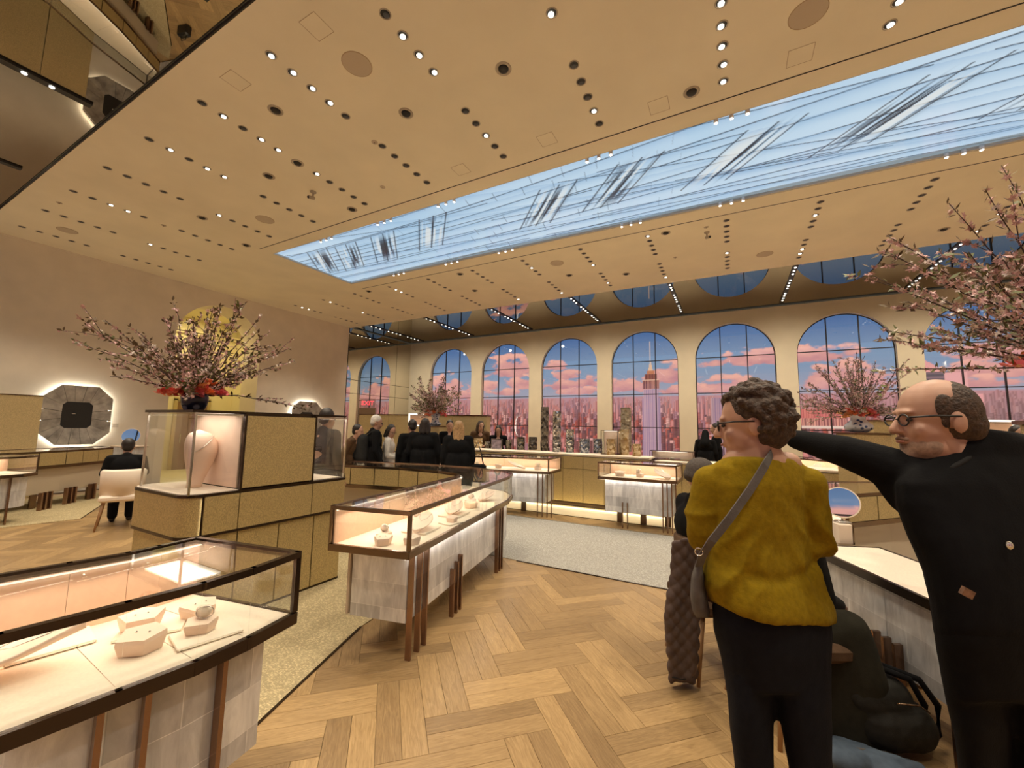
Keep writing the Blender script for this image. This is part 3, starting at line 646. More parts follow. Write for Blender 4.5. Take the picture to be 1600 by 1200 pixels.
far_b = showcase('short glass display counter with silver plinth left of the seated beanie wearer', [(-2.05, 7.02), (-0.80, 7.12)], [(-2.0, 7.66), (-0.78, 7.76)], ZF0, ZF1,
    posts=[(0.30, 0.42), (0.38, 0.42), (0.94, ZF0), (1.01, ZF0), (1.08, ZF0), (1.14, ZF0)], lamp=1.7)
far_c = showcase('distant glass display counter with bright deck seen under the pointing arm', [(0.75, 11.75), (1.7, 10.7), (2.6, 9.8)], [(1.2, 12.15), (2.15, 11.1), (3.05, 10.2)], ZF0, ZF1,
    posts=[(0.4, ZF0), (0.5, ZF0), (1.9, ZF0), (2.0, ZF0), (2.1, ZF0)], lamp=1.7)
right_c = showcase('drawer-backed display counter behind the round tabletop mirror', [(0.45, 5.6), (1.1, 6.5), (2.2, 7.3)], [(0.98, 5.22), (1.61, 5.95), (2.6, 6.75)], posts=[(0.3, 0.72), (0.4, 0.72)], lamp=1.8, plinth=(0.1, 0.75))
left_a = showcase('glass display counter with silver plinth at the left picture edge', [(-9.92, 0.9), (-9.83, 1.9), (-9.87, 2.12), (-10.05, 2.3)], [(-10.6, 0.9), (-10.55, 1.75), (-10.6, 1.95), (-10.7, 2.1)], posts=[(0.9, 0.72), (1.02, 0.72)], lamp=2.1)
left_b = showcase('far left counter with row of gold drawers facing the hall', [(-11.9, 1.2), (-11.9, 2.0), (-12.30, 2.75), (-12.66, 3.84)][::-1], [(-10.95, 1.2), (-10.95, 2.15), (-11.35, 2.95), (-11.92, 3.80)][::-1], posts=[], lamp=1.5, plinth=(0.2, 0.9), drawers=0.36)
for i, (x, y) in enumerate(((-10.92, 2.59), (-10.98, 2.66), (-11.05, 2.74), (-11.36, 3.02), (-11.42, 3.10), (-11.47, 3.17), (-11.70, 3.45), (-11.74, 3.53))):
    o = MB().box((x-left_b.location.x, y-left_b.location.y, 0.16), (0.05, 0.05, 0.32), 0.9).build('post', M['copper'], left_b)

# gold storage counter behind the far counters, crystal on its top
def cabinet(label, F, B, z0, z1, top, nseg, mat='gold_far', doors=(0.5,)):
    r = empty('storage_cabinet', (F[0][0], F[0][1], 0), 0, label, 'cabinet'); ox, oy = F[0]
    F = [(p[0]-ox, p[1]-oy) for p in F]; B = [(p[0]-ox, p[1]-oy) for p in B]
    MB().prism(between(F, B, 0.06)+B[::-1], z0, z1).build('body', M['bronze_dark'], r)
    MB().prism(between(F, B, -0.06)+B[::-1], z1, z1+0.035).build('worktop', M[top], r)
    MB().prism(between(F, B, 0.12)+between(F, B, 0.9)[::-1], 0.0, z0).build('toe_kick', M['bronze_dark'], r)
    L = plen(F); hs = [z0+0.01]+[z0+(z1-z0)*d for d in doors]+[z1-0.01]
    for q in range(nseg):
        (a, d1), (c, d2) = along(F, L*(q+0.01)/nseg), along(F, L*(q+0.99)/nseg)
        for i in range(len(hs)-1): MB().bar(a, c, 0.06, hs[i]+0.004, hs[i+1]-0.004).build('door_panel', M[mat], r)
    return r
cab = cabinet('gold storage cabinet with crystal vases on its cream top', [(-5.9, 8.27), (-3.6, 8.36), (-1.42, 8.38)], [(-5.9, 8.87), (-3.6, 8.96), (-1.42, 8.98)], 0.1, 1.065, 'cream', 10, doors=(0.72,))
area((-3.4, 8.25, 0.075), None, 4.6, 0.05, 14, (1.0, 0.82, 0.5)).parent = None
cab2 = cabinet('low gold cabinet with glass boxes before the arcade windows', [(-1.36, 8.6), (1.6, 8.5)], [(-1.36, 9.3), (1.6, 9.2)], 0.1, 1.0, 'cream', 6, doors=(0.7,))

# ------------------------------------------------------------------ tall gold display towers
def tower(label, loc, rz, wid=1.5, dep=0.82, top=1.73, vit=True, n=3):
    """local x = outwards from the front face, local y = along the face"""
    r = empty('display_tower', loc, rz, label, 'display tower')
    z0, z1, h = 0.745, 1.055, wid
    g = M['gold']; bz = M['bronze_dark']; e = 0.012
    MB().prism([(-0.01, 0.03), (-0.01, h-0.01), (-dep+0.02, h-0.01), (-dep+0.02, 0.03)], 0.03, z0-0.02).build('lower_core', M['bronze_dark'], r)
    MB().prism([(0.0, 0.05), (0.0, h), (-dep, h), (-dep, 0.05)], 0.0, 0.03).build('base_rail', bz, r)
    ys = [0.03+ (h-0.04)*t for t in (0, 0.27, 0.52, 0.77, 1.0)]
    for a, c in zip(ys, ys[1:]):
        MB().box((0.0, (a+c)/2, (0.03+z0-0.02)/2), (0.024, c-a-e, z0-0.055)).build('panel', g, r)
    MB().box((-dep/2, 0.02, (0.03+z0-0.02)/2), (dep-0.06, 0.024, z0-0.055)).build('panel', g, r)
    MB().box((-dep/2, h-0.005, (0.03+z0-0.02)/2), (dep-0.06, 0.024, z0-0.055)).build('panel', g, r)
    # console band with rounded end
    rr = 0.13; prof = [(0.02, rr+0.0)]+[(0.02-rr+rr*math.cos(t), rr-rr*math.sin(t)) for t in [PI/2*i/8 for i in range(9)]]+[(-dep+0.02+rr*math.cos(t)-0.0, rr-rr*math.sin(t)) for t in [PI/2+PI/2*i/8 for i in range(9)]]
    full = prof+[(-dep+0.02-rr, h), (0.02, h)]
    MB().prism([(x-0.004, y+0.004) for x, y in full], z0-0.02, z1+0.01).build('console_core', M['bronze_dark'], r)
    band = lambda pts, nm: MB().rings([[(x, y, z0) for x, y in pts], [(x, y, z1-0.012) for x, y in pts], ], False, True, False).build(nm, g, r)
    band([(x+0.002, y-0.002) for x, y in prof[::-1]], 'console_end')
    for a, c in ((0.145, 0.405), (0.413, 1.10), (1.108, h-0.005)):
        MB().box((0.022, (a+c)/2, (z0+z1-0.012)/2), (0.014, c-a, z1-z0-0.014)).build('panel', g, r)
    for z in (z0-0.012, z1): MB().prism([(x+0.008*(1 if x > -0.1 else 0), y-(0.006 if y < 0.2 else 0)) for x, y in full], z-0.011, z+0.011).build('trim_rail', bz, r)
    MB().prism([(x-0.012, y+0.012) for x, y in full[:-2]]+[(-dep-0.08, 0.405), (0.008, 0.405)], z1+0.011, z1+0.016).build('shelf', M['ivory'], r)
    # core block between the vitrines
    y0, y1 = 0.413, 1.10
    MB().box((-dep/2, (y0+y1)/2, (z1+top)/2), (dep-0.02, y1-y0-0.02, top-z1-0.02)).build('block_core', M['bronze_dark'], r)
    MB().box((0.012, (y0+y1)/2, (z1+top)/2), (0.016, y1-y0-0.02, top-z1-0.05)).build('block_panel', g, r)
    for y in (y0, y1): MB().box((0.008, y, (z1+top)/2), (0.03, 0.018, top-z1)).build('frame_post', bz, r)
    MB().box((-dep/2, y0-0.006, (z1+top)/2), (dep-0.06, 0.012, top-z1-0.05)).build('vitrine_back', M['blush'], r)
    MB().box((-dep/2, y1+0.006, (z1+top)/2), (dep-0.06, 0.012, top-z1-0.05)).build('vitrine_back', M['blush'], r)
    MB().box((-dep/2-0.03, (h+0.02)/2, top), (dep+0.02, h-0.02, 0.022)).build('top_slab', bz, r)
    MB().box((-dep/2, (y1+h)/2, z1+0.014), (dep-0.06, h-y1-0.03, 0.006)).build('shelf', M['ivory'], r)
    for (a, c) in ((0.035, y0-0.02), (y1+0.02, h-0.012)):
        for x in (0.006, -dep+0.0):
            MB().box((x, (a+c)/2, (z1+top)/2), (0.006, c-a, top-z1-0.04)).build('glass_pane', M['glass'], r)
        ye = a if a < 0.2 else c
        MB().box((-dep/2, ye, (z1+top)/2), (dep-0.02, 0.006, top-z1-0.04)).build('glass_pane', M['glass'], r)
        for x in (0.004, -dep+0.0): MB().box((x, ye, (z1+top)/2), (0.014, 0.014, top-z1-0.02)).build('glass_edge', M['steel'], r)
        MB().box((0.0, (a+c)/2, top-0.024), (0.02, c-a, 0.014)).build('glass_edge', M['steel'], r)
        L = area((-dep/2, (a+c)/2, top-0.03), None, dep*0.8, (c-a)*0.7, 2.6, (1.0, 0.84, 0.70)); L.parent = r
        MB().box((-dep/2, (y0-0.04) if a < 0.2 else (y1+0.04), top-0.02), (dep*0.7, 0.03, 0.008)).build('light_strip', M['led'], r)
    return r
T1 = (-3.77, 1.645, 0)
tower('tall gold display tower with pink bust vitrine, left of the centre counter', T1, 0)
# ------------------------------------------------------------------ right hand desk
def desk():
    F = [(0.50, 4.02), (0.61, 3.75), (0.90, 3.07), (1.22, 2.32)]; n = (0.92*0.52, 0.39*0.52)
    r = empty('consultation_desk', (F[0][0], F[0][1], 0), 0, 'cream-topped desk with silver plinth beside the man in black', 'desk')
    F = [(p[0]-0.50, p[1]-4.02) for p in F]; B = [(p[0]+n[0], p[1]+n[1]) for p in F]
    MB().prism(F+B[::-1], 0.745, 0.775).build('desk_top', M['cream'], r)
    for i in range(3): MB().bar(F[i], F[i+1], 0.022, 0.725, 0.778, 0.006).build('edge_rail', M['bronze_dark'], r)
    MB().bar(B[0], B[-1], 0.02, 0.73, 0.778).build('edge_rail', M['bronze_dark'], r); MB().bar(F[0], B[0], 0.02, 0.73, 0.778).build('edge_rail', M['bronze_dark'], r)
    PF, PB = between(F, B, 0.10), between(F, B, 0.8)
    for i in range(3):
        L = math.dist(PF[i], PF[i+1]); m = max(1, round(L/0.4))
        for q in range(m): MB().prism([lerp2(PF[i], PF[i+1], q/m+0.002), lerp2(PF[i], PF[i+1], (q+1)/m-0.002), lerp2(PB[i], PB[i+1], (q+1)/m), lerp2(PB[i], PB[i+1], q/m)], 0.25, 0.725).build('plinth_panel', M['leaf'], r)
    PO = between(F, B, 0.06)
    for s, z in ((0.60, 0.42), (0.68, 0.42), (0.76, 0.42), (1.10, 0.72), (1.19, 0.72), (1.5, 0.72), (1.6, 0.72)):
        (x, y), d = along(PO, s); MB().box((x, y, z/2), (0.022, 0.05, z), math.atan2(d[1], d[0])).build('post', M['copper'], r)
    for t in (0.2, 0.8):
        (x, y), d = along(PB, plen(PB)*t); MB().box((x, y, 0.13), (0.12, 0.04, 0.26), math.atan2(d[1], d[0])).build('foot', M['bronze'], r)
    return r
desk()
def table_mirror(label, base, tilt_to, r=0.105, h=0.20, riser=True):
    """round tabletop mirror on a small stand, facing tilt_to"""
    e = empty('tabletop_mirror', base, 0, label, 'mirror')
    c = Vector((0, 0, h)); f = Vector(tilt_to).normalized(); x = f.cross(Vector((0, 0, 1))).normalized(); y = x.cross(f)
    ring = lambda R_, d: [c+(x*math.cos(2*PI*k/36)*R_*1.0+y*math.sin(2*PI*k/36)*R_)+f*d for k in range(36)]
    MB().rings([ring(r+0.006, -0.014), ring(r+0.010, -0.004), ring(r+0.008, 0.004)], True).build('frame', M['ivory'], e)
    b = MB(); R1 = ring(r, 0.0046); b.add(R1, [tuple(range(36))]).build('mirror_glass', M['mirror'], e)
    MB().tube([(0, 0, 0.01), (0, 0, h-r*0.9)], 0.009, 10).build('stem', M['steel'], e)
    MB().lathe([(0.055, 0), (0.06, 0.004), (0.055, 0.012), (0.012, 0.018)], 24).build('foot', M['steel'], e)
    return e
pr = at(1317, 800, 3.75); pr = onz(1317, 800, 0.93)
rb = empty('display_box', (0.75, 4.28, 0.776), 0.35, 'cream display box carrying the round tabletop mirror', 'box')
MB().rbox((0, 0, 0.075), (0.10, 0.16, 0.15), 0.004).build('box_body', M['ivory'], rb); MB().box((0.053, 0, 0.075), (0.008, 0.165, 0.155)).build('bronze_side', M['bronze'], rb)
table_mirror('round tabletop mirror reflecting the blue ceiling, right of the mustard sweater', (0.775, 4.29, 0.927), (-0.27, -1.855, 0.59), 0.115, 0.16)
pL = Vector((-12.72, 4.36, 0))
lt = empty('consultation_desk', (pL.x, pL.y, 0), 0.3, 'small cream desk under the blue-reflecting mirror at far left', 'desk')
MB().rbox((0, 0, 1.03), (0.6, 0.42, 0.03), 0.005).build('desk_top', M['cream'], lt); MB().box((0, 0, 0.525), (0.5, 0.34, 0.95)).build('plinth_panel', M['leaf'], lt); MB().box((0, 0, 1.008), (0.58, 0.40, 0.014)).build('edge_rail', M['bronze'], lt); MB().box((0, 0, 0.025), (0.44, 0.28, 0.05)).build('foot', M['bronze'], lt)
table_mirror('round tabletop mirror with blue reflection by the left seated visitor', (pL.x, pL.y, 1.0455), (1.5, -1.06, 0.39), 0.17, 0.22)
# ------------------------------------------------------------------ jewellery stands inside the cases
def blockmesh(w, d, h, seed):
    rr = random.Random(seed); n = 5
    bot = [(w*0.5*math.cos(2*PI*k/n+0.3)*rr.uniform(0.72, 0.92), d*0.5*math.sin(2*PI*k/n+0.3)*rr.uniform(0.72, 0.92), 0) for k in range(n)]
    mid = [(p[0]*1.20, p[1]*1.20, h*0.72+h*0.3*(p[1]/d)) for p in bot]
    top = [(p[0]*1.17, p[1]*1.17, h*(0.95+0.35*(p[1]/d))) for p in bot]
    return MB().rings([bot, mid, top])
def petalmesh(L, W, H):
    R = []; n = 12
    for i in range(9):
        t = i/8; w = W*0.5*math.sin(PI*min(0.98, 0.05+0.93*t))**0.7; x = L*(t-0.5); z = H*(0.15+0.85*t**1.4)
        R.append([(x, w*math.cos(2*PI*k/n), z+0.012*math.sin(2*PI*k/n)+0.018*(math.cos(2*PI*k/n)**2)) for k in range(n)])
    return MB().rings(R, True, True)
def ringmesh(c, R_, r, tilt):
    q = Matrix.Rotation(tilt, 3, 'X'); return MB().tube([Vector(c)+q @ Vector((R_*math.cos(t), R_*math.sin(t)*0.7, 0)) for t in [2*PI*i/20 for i in range(21)]], r, 5)
def prop(kind, label, x, y, rz, s=1.0, z=None, group=None, seed=0):
    zz = (ZD if z is None else z)+0.0005
    e = empty({'block': 'jewellery_block', 'petal': 'necklace_bust', 'tray': 'jewellery_tray', 'ring': 'ring_stand'}[kind], (x, y, zz), rz, label, {'block': 'jewellery stand', 'petal': 'necklace bust', 'tray': 'tray', 'ring': 'ring stand'}[kind], group)
    e.scale = (s, s, s)
    if kind == 'block':
        blockmesh(0.15, 0.125, 0.06, seed).build('stand', M['blush'], e); 
        for q in (-1, 1): MB().ell((0.02*q, 0.0, 0.058), (0.004, 0.004, 0.004), None, 8, 5).build('earring', M['silver'], e)
    elif kind == 'petal':
        petalmesh(0.30, 0.17, 0.10).build('bust', M['blush'], e); 
        MB().tube([(0.09, -0.05, 0.11), (0.02, -0.035, 0.085), (-0.03, 0, 0.072), (0.02, 0.035, 0.085), (0.09, 0.05, 0.11)], 0.0016, 5).build('necklace', M['silver'], e)
    elif kind == 'tray':
        MB().rbox((0, 0, 0.006), (0.26, 0.20, 0.012), 0.003).build('tray_body', M['ivory'], e); MB().box((0, -0.0995, 0.006), (0.25, 0.002, 0.006)).build('edge', M['silver'], e)
    else:
        blockmesh(0.14, 0.115, 0.05, seed).build('stand', M['blush'], e); MB().ell((0.0, 0.02, 0.075), (0.032, 0.026, 0.03), None, 12, 8).build('ring_cushion', M['ivory'], e)
        ringmesh((0.012, 0.0, 0.075), 0.034, 0.0022, PI/2.2).build('bracelet', M['silver'], e)
    return e
prop('petal', 'large cream necklace bust at the lower left corner of the near counter', -2.22, 0.50, 1.1, 1.25)
prop('tray', 'cream tray against the back of the near counter, left of the stone blocks', -2.36, 0.64, 1.4, 0.9)
prop('tray', 'cream tray holding the twin stone block in the near counter', -2.20, 0.90, 1.0, 0.85)
prop('block', 'cream stone earring block in front of the tray in the near counter', -2.03, 0.80, 0.6, 1.15, seed=1)
prop('block', 'cream stone block lying on the back tray of the near counter', -2.21, 0.86, 1.2, 1.0, z=ZD+0.0125, seed=2)
prop('block', 'square cream earring block at the right end of the near counter', -2.15, 1.05, 1.5, 1.05, seed=3)
prop('tray', 'flat cream tray with dark edge at the right front of the near counter', -1.95, 0.985, 1.35, 0.85)
prop('ring', 'round cream stand on the front tray of the near counter', -1.98, 0.975, 0.8, 0.95, z=ZD+0.0115, seed=4)
prop('ring', 'ring stand with silver bracelet at the near end of the centre counter', -2.42, 2.42, 0.3, 1.0, seed=5)
prop('block', 'cream block in front of the bracelet stand in the centre counter', -2.30, 2.30, 0.9, 1.0, seed=6)
prop('block', 'cream block beside the corner post of the centre counter', -2.13, 2.42, 0.2, 1.0, seed=7)
prop('tray', 'cream tray under the first necklace bust of the centre counter', -2.34, 2.78, 1.75, 1.1)
prop('petal', 'first cream necklace bust of the centre counter, nearest the corner post', -2.32, 2.76, 1.9, 1.0, z=ZD+0.0135)
prop('ring', 'cream pendant stand behind the first bust of the centre counter', -2.56, 2.95, 0.4, 1.0, seed=8)
prop('tray', 'cream tray under the second necklace bust of the centre counter', -2.47, 3.42, 1.75, 1.1)
prop('petal', 'second cream necklace bust of the centre counter', -2.47, 3.42, 1.9, 1.0, z=ZD+0.0135)
prop('tray', 'small cream tray with ring block in the middle of the centre counter', -2.28, 3.12, 1.4, 0.75)
prop('block', 'cream ring block on the small tray in the centre counter', -2.28, 3.12, 0.3, 0.8, z=ZD+0.0095, seed=9)
prop('block', 'cream earring block past the second bust of the centre counter', -2.52, 3.80, 1.2, 1.1, seed=10)
prop('ring', 'cream bracelet stand near the far corner of the centre counter', -2.66, 3.98, 0.1, 1.1, seed=11)
prop('petal', 'cream necklace bust at the far corner of the centre counter', -2.62, 4.28, 1.4, 0.9)
ZDF = ZF0+0.0125
for i, (x, y, k) in enumerate(((-4.5, 6.98, 'ring'), (-4.1, 7.12, 'block'), (-3.75, 7.22, 'petal'), (-3.35, 7.34, 'ring'), (-4.9, 6.8, 'petal'), (-5.4, 6.62, 'block'), (-6.0, 6.4, 'ring'))):
    prop(k, '%s pale jewellery stand in the long far counter, counted from its right end' % ['fourth', 'third', 'second', 'first', 'fifth', 'sixth', 'seventh'][i], x, y, 1.1+i, 1.25, z=ZDF, group='stands in the long far counter', seed=20+i)
for i, (x, y, k) in enumerate(((-1.75, 7.3, 'block'), (-1.42, 7.35, 'ring'), (-1.05, 7.36, 'petal'))):
    prop(k, ['pale block left end', 'round pale stand in the middle', 'pale bust at the right end'][i]+' of the short far display counter', x, y, 0.3+i, 1.3, z=ZDF, seed=30+i)
prop('tray', 'cream tray glowing in the case at the left picture edge', -10.1, 1.75, 0.2, 1.2)
for i, (x, y) in enumerate(((1.6, 11.1), (2.0, 10.7))): prop('petal', '%s pale jewellery stand in the distant counter under the pointing arm' % ['left', 'right'][i], x, y, 1.0, 1.2, z=ZDF, group='stands in the distant right counter')

# sculpted bust in the tower vitrine (tall curved shell with a flat slanted top)
def shell(label, loc, h=0.50, s=1.0):
    R = []; n = 20
    for i in range(17):
        t = i/16; w = (0.058+0.072*smooth(0.0, 0.68, np.array(t)).item())*s; dd = w*0.72
        if t > 0.66: k = (t-0.66)/0.34; g_ = math.sqrt(max(0.0, 1-k**2.2)); w *= g_*0.94+0.06; dd *= g_*0.94+0.06
        cx = 0.035*math.sin(t*2.0)*s-(0.03*((t-0.6)/0.4)**1.5 if t > 0.6 else 0)
        R.append([(dd*math.cos(2*PI*k/n), cx+w*math.sin(2*PI*k/n), h*t) for k in range(n)])
    e = empty('necklace_bust', loc, 0, label, 'necklace bust')
    MB().rings(R, True, True).build('bust', M['blush'], e)
    MB().tube([(0.075*s, -0.05, h*0.62), (0.098*s, 0.0, h*0.70), (0.09*s, 0.06, h*0.82), (0.05*s, 0.10, h*0.90)], 0.003, 6).build('necklace', M['silver'], e)
    return e
shell('tall pink shell-shaped bust in the left vitrine of the gold tower', (-4.18, 1.90, 1.073), 0.50, 1.0)
shell('narrow pink bust in the right vitrine of the gold tower', (-4.1, 2.86, 1.074), 0.36, 0.7)

# ------------------------------------------------------------------ flowers
M['branch'] = pmat('branch_bark', (0.07, 0.040, 0.030), 0.8); M['petal_pink'] = pmat('blossom_pink', (0.70, 0.46, 0.44), 0.7); M['petal_white'] = pmat('blossom_white', (0.80, 0.70, 0.64), 0.7)
M['leaf_brown'] = pmat('young_leaf', (0.13, 0.085, 0.035), 0.7); M['leaf_green'] = pmat('leaf_green', (0.13, 0.14, 0.035), 0.6)
ROSE = [pmat('rose_coral', (0.78, 0.14, 0.10), 0.6), pmat('rose_orange', (0.85, 0.26, 0.10), 0.6), pmat('rose_peach', (0.85, 0.42, 0.17), 0.6), pmat('rose_pink', (0.80, 0.17, 0.19), 0.6)]
def rosemesh():
    b = MB(); rr = random.Random(3)
    for lay, (R_, n, tilt, sz) in enumerate(((0.006, 3, 1.35, 0.022), (0.016, 5, 1.05, 0.028), (0.026, 6, 0.65, 0.032))):
        for k in range(n):
            a = 2*PI*k/n+lay*0.5; d = Vector((math.cos(a), math.sin(a), 0)); t = Vector((-d.y, d.x, 0)); up = (d*math.cos(tilt)+Vector((0, 0, 1))*math.sin(tilt)); c = d*R_+Vector((0, 0, 0.012-0.006*lay))
            P = [c-t*sz*0.45, c+t*sz*0.45, c+up*sz*0.7+t*sz*0.62, c+up*sz*1.05, c+up*sz*0.7-t*sz*0.62]
            b.add(P, [(0, 1, 2, 3, 4)])
    b.ell((0, 0, 0), (0.018, 0.018, 0.016), None, 8, 5); return b
RM = [rosemesh().mesh('rose', m) for m in ROSE]
def arrangement(label, loc, seed, sc=1.0, vase='dark', n=46, spread=1.0, leaf=0.45, rz=0, droop=0.25, bl=1.0, bz=1.0):
    rr = random.Random(seed)
    e = empty('flower_arrangement', loc, rz, label, 'flowers')
    if vase == 'dark':
        prof = [(0.075, 0), (0.085, 0.01), (0.105, 0.06), (0.115, 0.13), (0.105, 0.16), (0.108, 0.165), (0.095, 0.165), (0.09, 0.10), (0.02, 0.05)]; zt = 0.15; vm = M['vase_dark']
    elif vase == 'jar':
        prof = [(0.11, 0), (0.125, 0.01), (0.19, 0.06), (0.195, 0.11), (0.14, 0.17), (0.10, 0.21), (0.10, 0.27), (0.135, 0.30), (0.125, 0.30), (0.09, 0.26), (0.09, 0.2), (0.02, 0.1)]; zt = 0.27; vm = M['vase_blue']
    else:
        prof = [(0.10, 0), (0.15, 0.03), (0.17, 0.06), (0.10, 0.10), (0.09, 0.2), (0.14, 0.32), (0.13, 0.32), (0.08, 0.2), (0.02, 0.12)]; zt = 0.28; vm = M['vase_blue']
    MB().lathe([(r*sc, z*sc) for r, z in prof], 28).build('vase', vm, e)
    for i in range(n):
        az = rr.uniform(0, 2*PI); el = rr.betavariate(1.35, 1.15)*1.32+0.12
        L = sc*spread*rr.uniform(0.55, 1.12)*(1.0 if el > 0.6 else 1.0)
        d = Vector((math.cos(az)*math.cos(el), math.sin(az)*math.cos(el), math.sin(el)))
        p0 = Vector((0.03*math.cos(az), 0.03*math.sin(az), zt))*sc; side = Vector((-math.sin(az), math.cos(az), 0))*rr.uniform(-0.12, 0.12)
        pts = []; K = 6
        for k in range(K+1):
            t = k/K; pts.append(p0+d*L*t+side*L*t*t+Vector((0, 0, -droop*L*t*t*(1-el/1.5)))+Vector([rr.uniform(-1, 1)*0.012*sc*(t > 0) for _ in range(3)]))
        bmesh_ = MB(); bmesh_.tube(pts, [sc*0.0055*(1-0.8*k/K)+0.0012 for k in range(K+1)], 4)
        twigs = []
        for q in range(rr.randint(1, 3)):
            k = rr.randint(2, K-1); a = pts[k]; dd = (d+Vector([rr.uniform(-0.7, 0.7) for _ in range(3)])).normalized()*L*rr.uniform(0.14, 0.28)
            bmesh_.tube([a, a+dd*0.5+Vector((0, 0, 0.01)), a+dd], [0.003*sc, 0.002*sc, 0.0012], 4); twigs.append((a, a+dd))
        br = bmesh_.build('branch', M['branch'], e)
        fl_ = {'p': MB(), 'w': MB(), 'l': MB()}
        def petal5(b, c, s):
            N_ = Vector([rr.uniform(-1, 1) for _ in range(3)]).normalized(); x = N_.orthogonal().normalized(); y = N_.cross(x); P = [c]
            for k in range(10): R_ = s*(1.0 if k % 2 == 0 else 0.45); P.append(c+(x*math.cos(2*PI*k/10)+y*math.sin(2*PI*k/10))*R_+N_*s*0.25)
            b.add(P, [(0, 1+k, 1+(k+1) % 10) for k in range(10)])
        def leaf1(b, c, s):
            dd = (d*0.6+Vector([rr.uniform(-1, 1) for _ in range(3)])).normalized(); x = dd.orthogonal().normalized()
            b.add([c, c+dd*s*0.5+x*s*0.22, c+dd*s, c+dd*s*0.5-x*s*0.22], [(0, 1, 2, 3)])
        for k in range(1, K):
            for q in range(round(5*bl)):
                t = rr.random(); c = pts[k]*(1-t)+pts[k+1]*t+Vector([rr.uniform(-1, 1)*0.016*sc for _ in range(3)])
                z = rr.random()
                if z < leaf: leaf1(fl_['l'], c, bz*sc*rr.uniform(0.028, 0.055))
                else: petal5(fl_['p' if z < 0.80 else 'w'], c, bz*sc*rr.uniform(0.013, 0.024))
        for a, c2 in twigs:
            for q in range(round(5*bl)):
                t = rr.uniform(0.4, 1); c = a*(1-t)+c2*t
                if rr.random() < leaf: leaf1(fl_['l'], c, bz*sc*rr.uniform(0.028, 0.055))
                else: petal5(fl_['p'], c, bz*sc*rr.uniform(0.012, 0.022))
        for key, nm, mt in (('p', 'pink_blossoms', 'petal_pink'), ('w', 'white_blossoms', 'petal_white'), ('l', 'leaves', 'leaf_green' if rr.random() < 0.3 else 'leaf_brown')):
            if fl_[key].f:
                o = fl_[key].build(nm, M[mt], br); o['kind'] = 'stuff'
    for i in range(48):
        az = rr.uniform(0, 2*PI); R_ = rr.uniform(0.05, 0.25)*sc; z = zt*sc+sc*(0.02+0.10*rr.random()-0.35*max(0, R_/sc-0.14))
        o = link('rose', RM[rr.choice((0, 0, 1, 3, 3, 2))], None, e); o.location = (R_*math.cos(az), R_*math.sin(az), z); o.scale = (1.35*sc,)*3
        o.rotation_euler = (rr.uniform(-0.7, 0.7), rr.uniform(0, 0.9), az)
    return e
def vase_mat(name, ca, cb, sc):
    k = NT(name); b = k.n('ShaderNodeBsdfPrincipled'); k.l(b.outputs[0], k.out.inputs[0]); b.inputs['Roughness'].default_value = 0.12
    tc = k.n('ShaderNodeTexCoord'); v = k.n('ShaderNodeTexVoronoi'); v.inputs['Scale'].default_value = sc; k.l(tc.outputs['Object'], v.inputs['Vector'])
    rp = k.n('ShaderNodeValToRGB'); rp.color_ramp.interpolation = 'EASE'; rp.color_ramp.elements[0].position = 0.22; rp.color_ramp.elements[1].position = 0.42
    rp.color_ramp.elements[0].color = (*ca, 1); rp.color_ramp.elements[1].color = (*cb, 1); k.l(v.outputs['Distance'], rp.inputs[0]); k.l(rp.outputs[0], b.inputs['Base Color']); return k.m
M['vase_dark'] = vase_mat('dark_blue_porcelain', (0.20, 0.22, 0.28), (0.012, 0.016, 0.035), 14); M['vase_blue'] = vase_mat('blue_white_porcelain', (0.05, 0.09, 0.24), (0.62, 0.66, 0.74), 16)
p = onx(303, 637, -4.2)
arrangement('cherry branches and coral roses in dark vase on the gold tower', (-4.2, p.y, 1.742), 11, 0.9, 'dark', 68, 0.98, 0.45, bl=2.0, bz=1.05)
T3 = at(1342, 674, 5.9)
def pedestal(label, x, y, w, h, rz=0):
    pd = empty('display_pedestal', (x, y, 0), rz, label, 'pedestal')
    MB().rbox((0, 0, h/2), (w, w, h-0.04), 0.01).build('pedestal_body', M['gold_far'], pd); MB().box((0, 0, h-0.011), (w+0.04, w+0.04, 0.022)).build('pedestal_top', M['bronze'], pd); MB().box((0, 0, 0.01), (w-0.04, w-0.04, 0.02)).build('foot', M['bronze'], pd)
    return pd
pedestal('gold display pedestal under the blue-white jar of cherry branches', T3.x+0.05, T3.y+0.05, 0.46, 1.665, 0.3)
arrangement('cherry branches and coral roses in blue-white jar between the two foreground people', (T3.x, T3.y+0.0, 1.667), 23, 0.86, 'jar', 66, 1.0, 0.35, bl=2.2, bz=1.1)
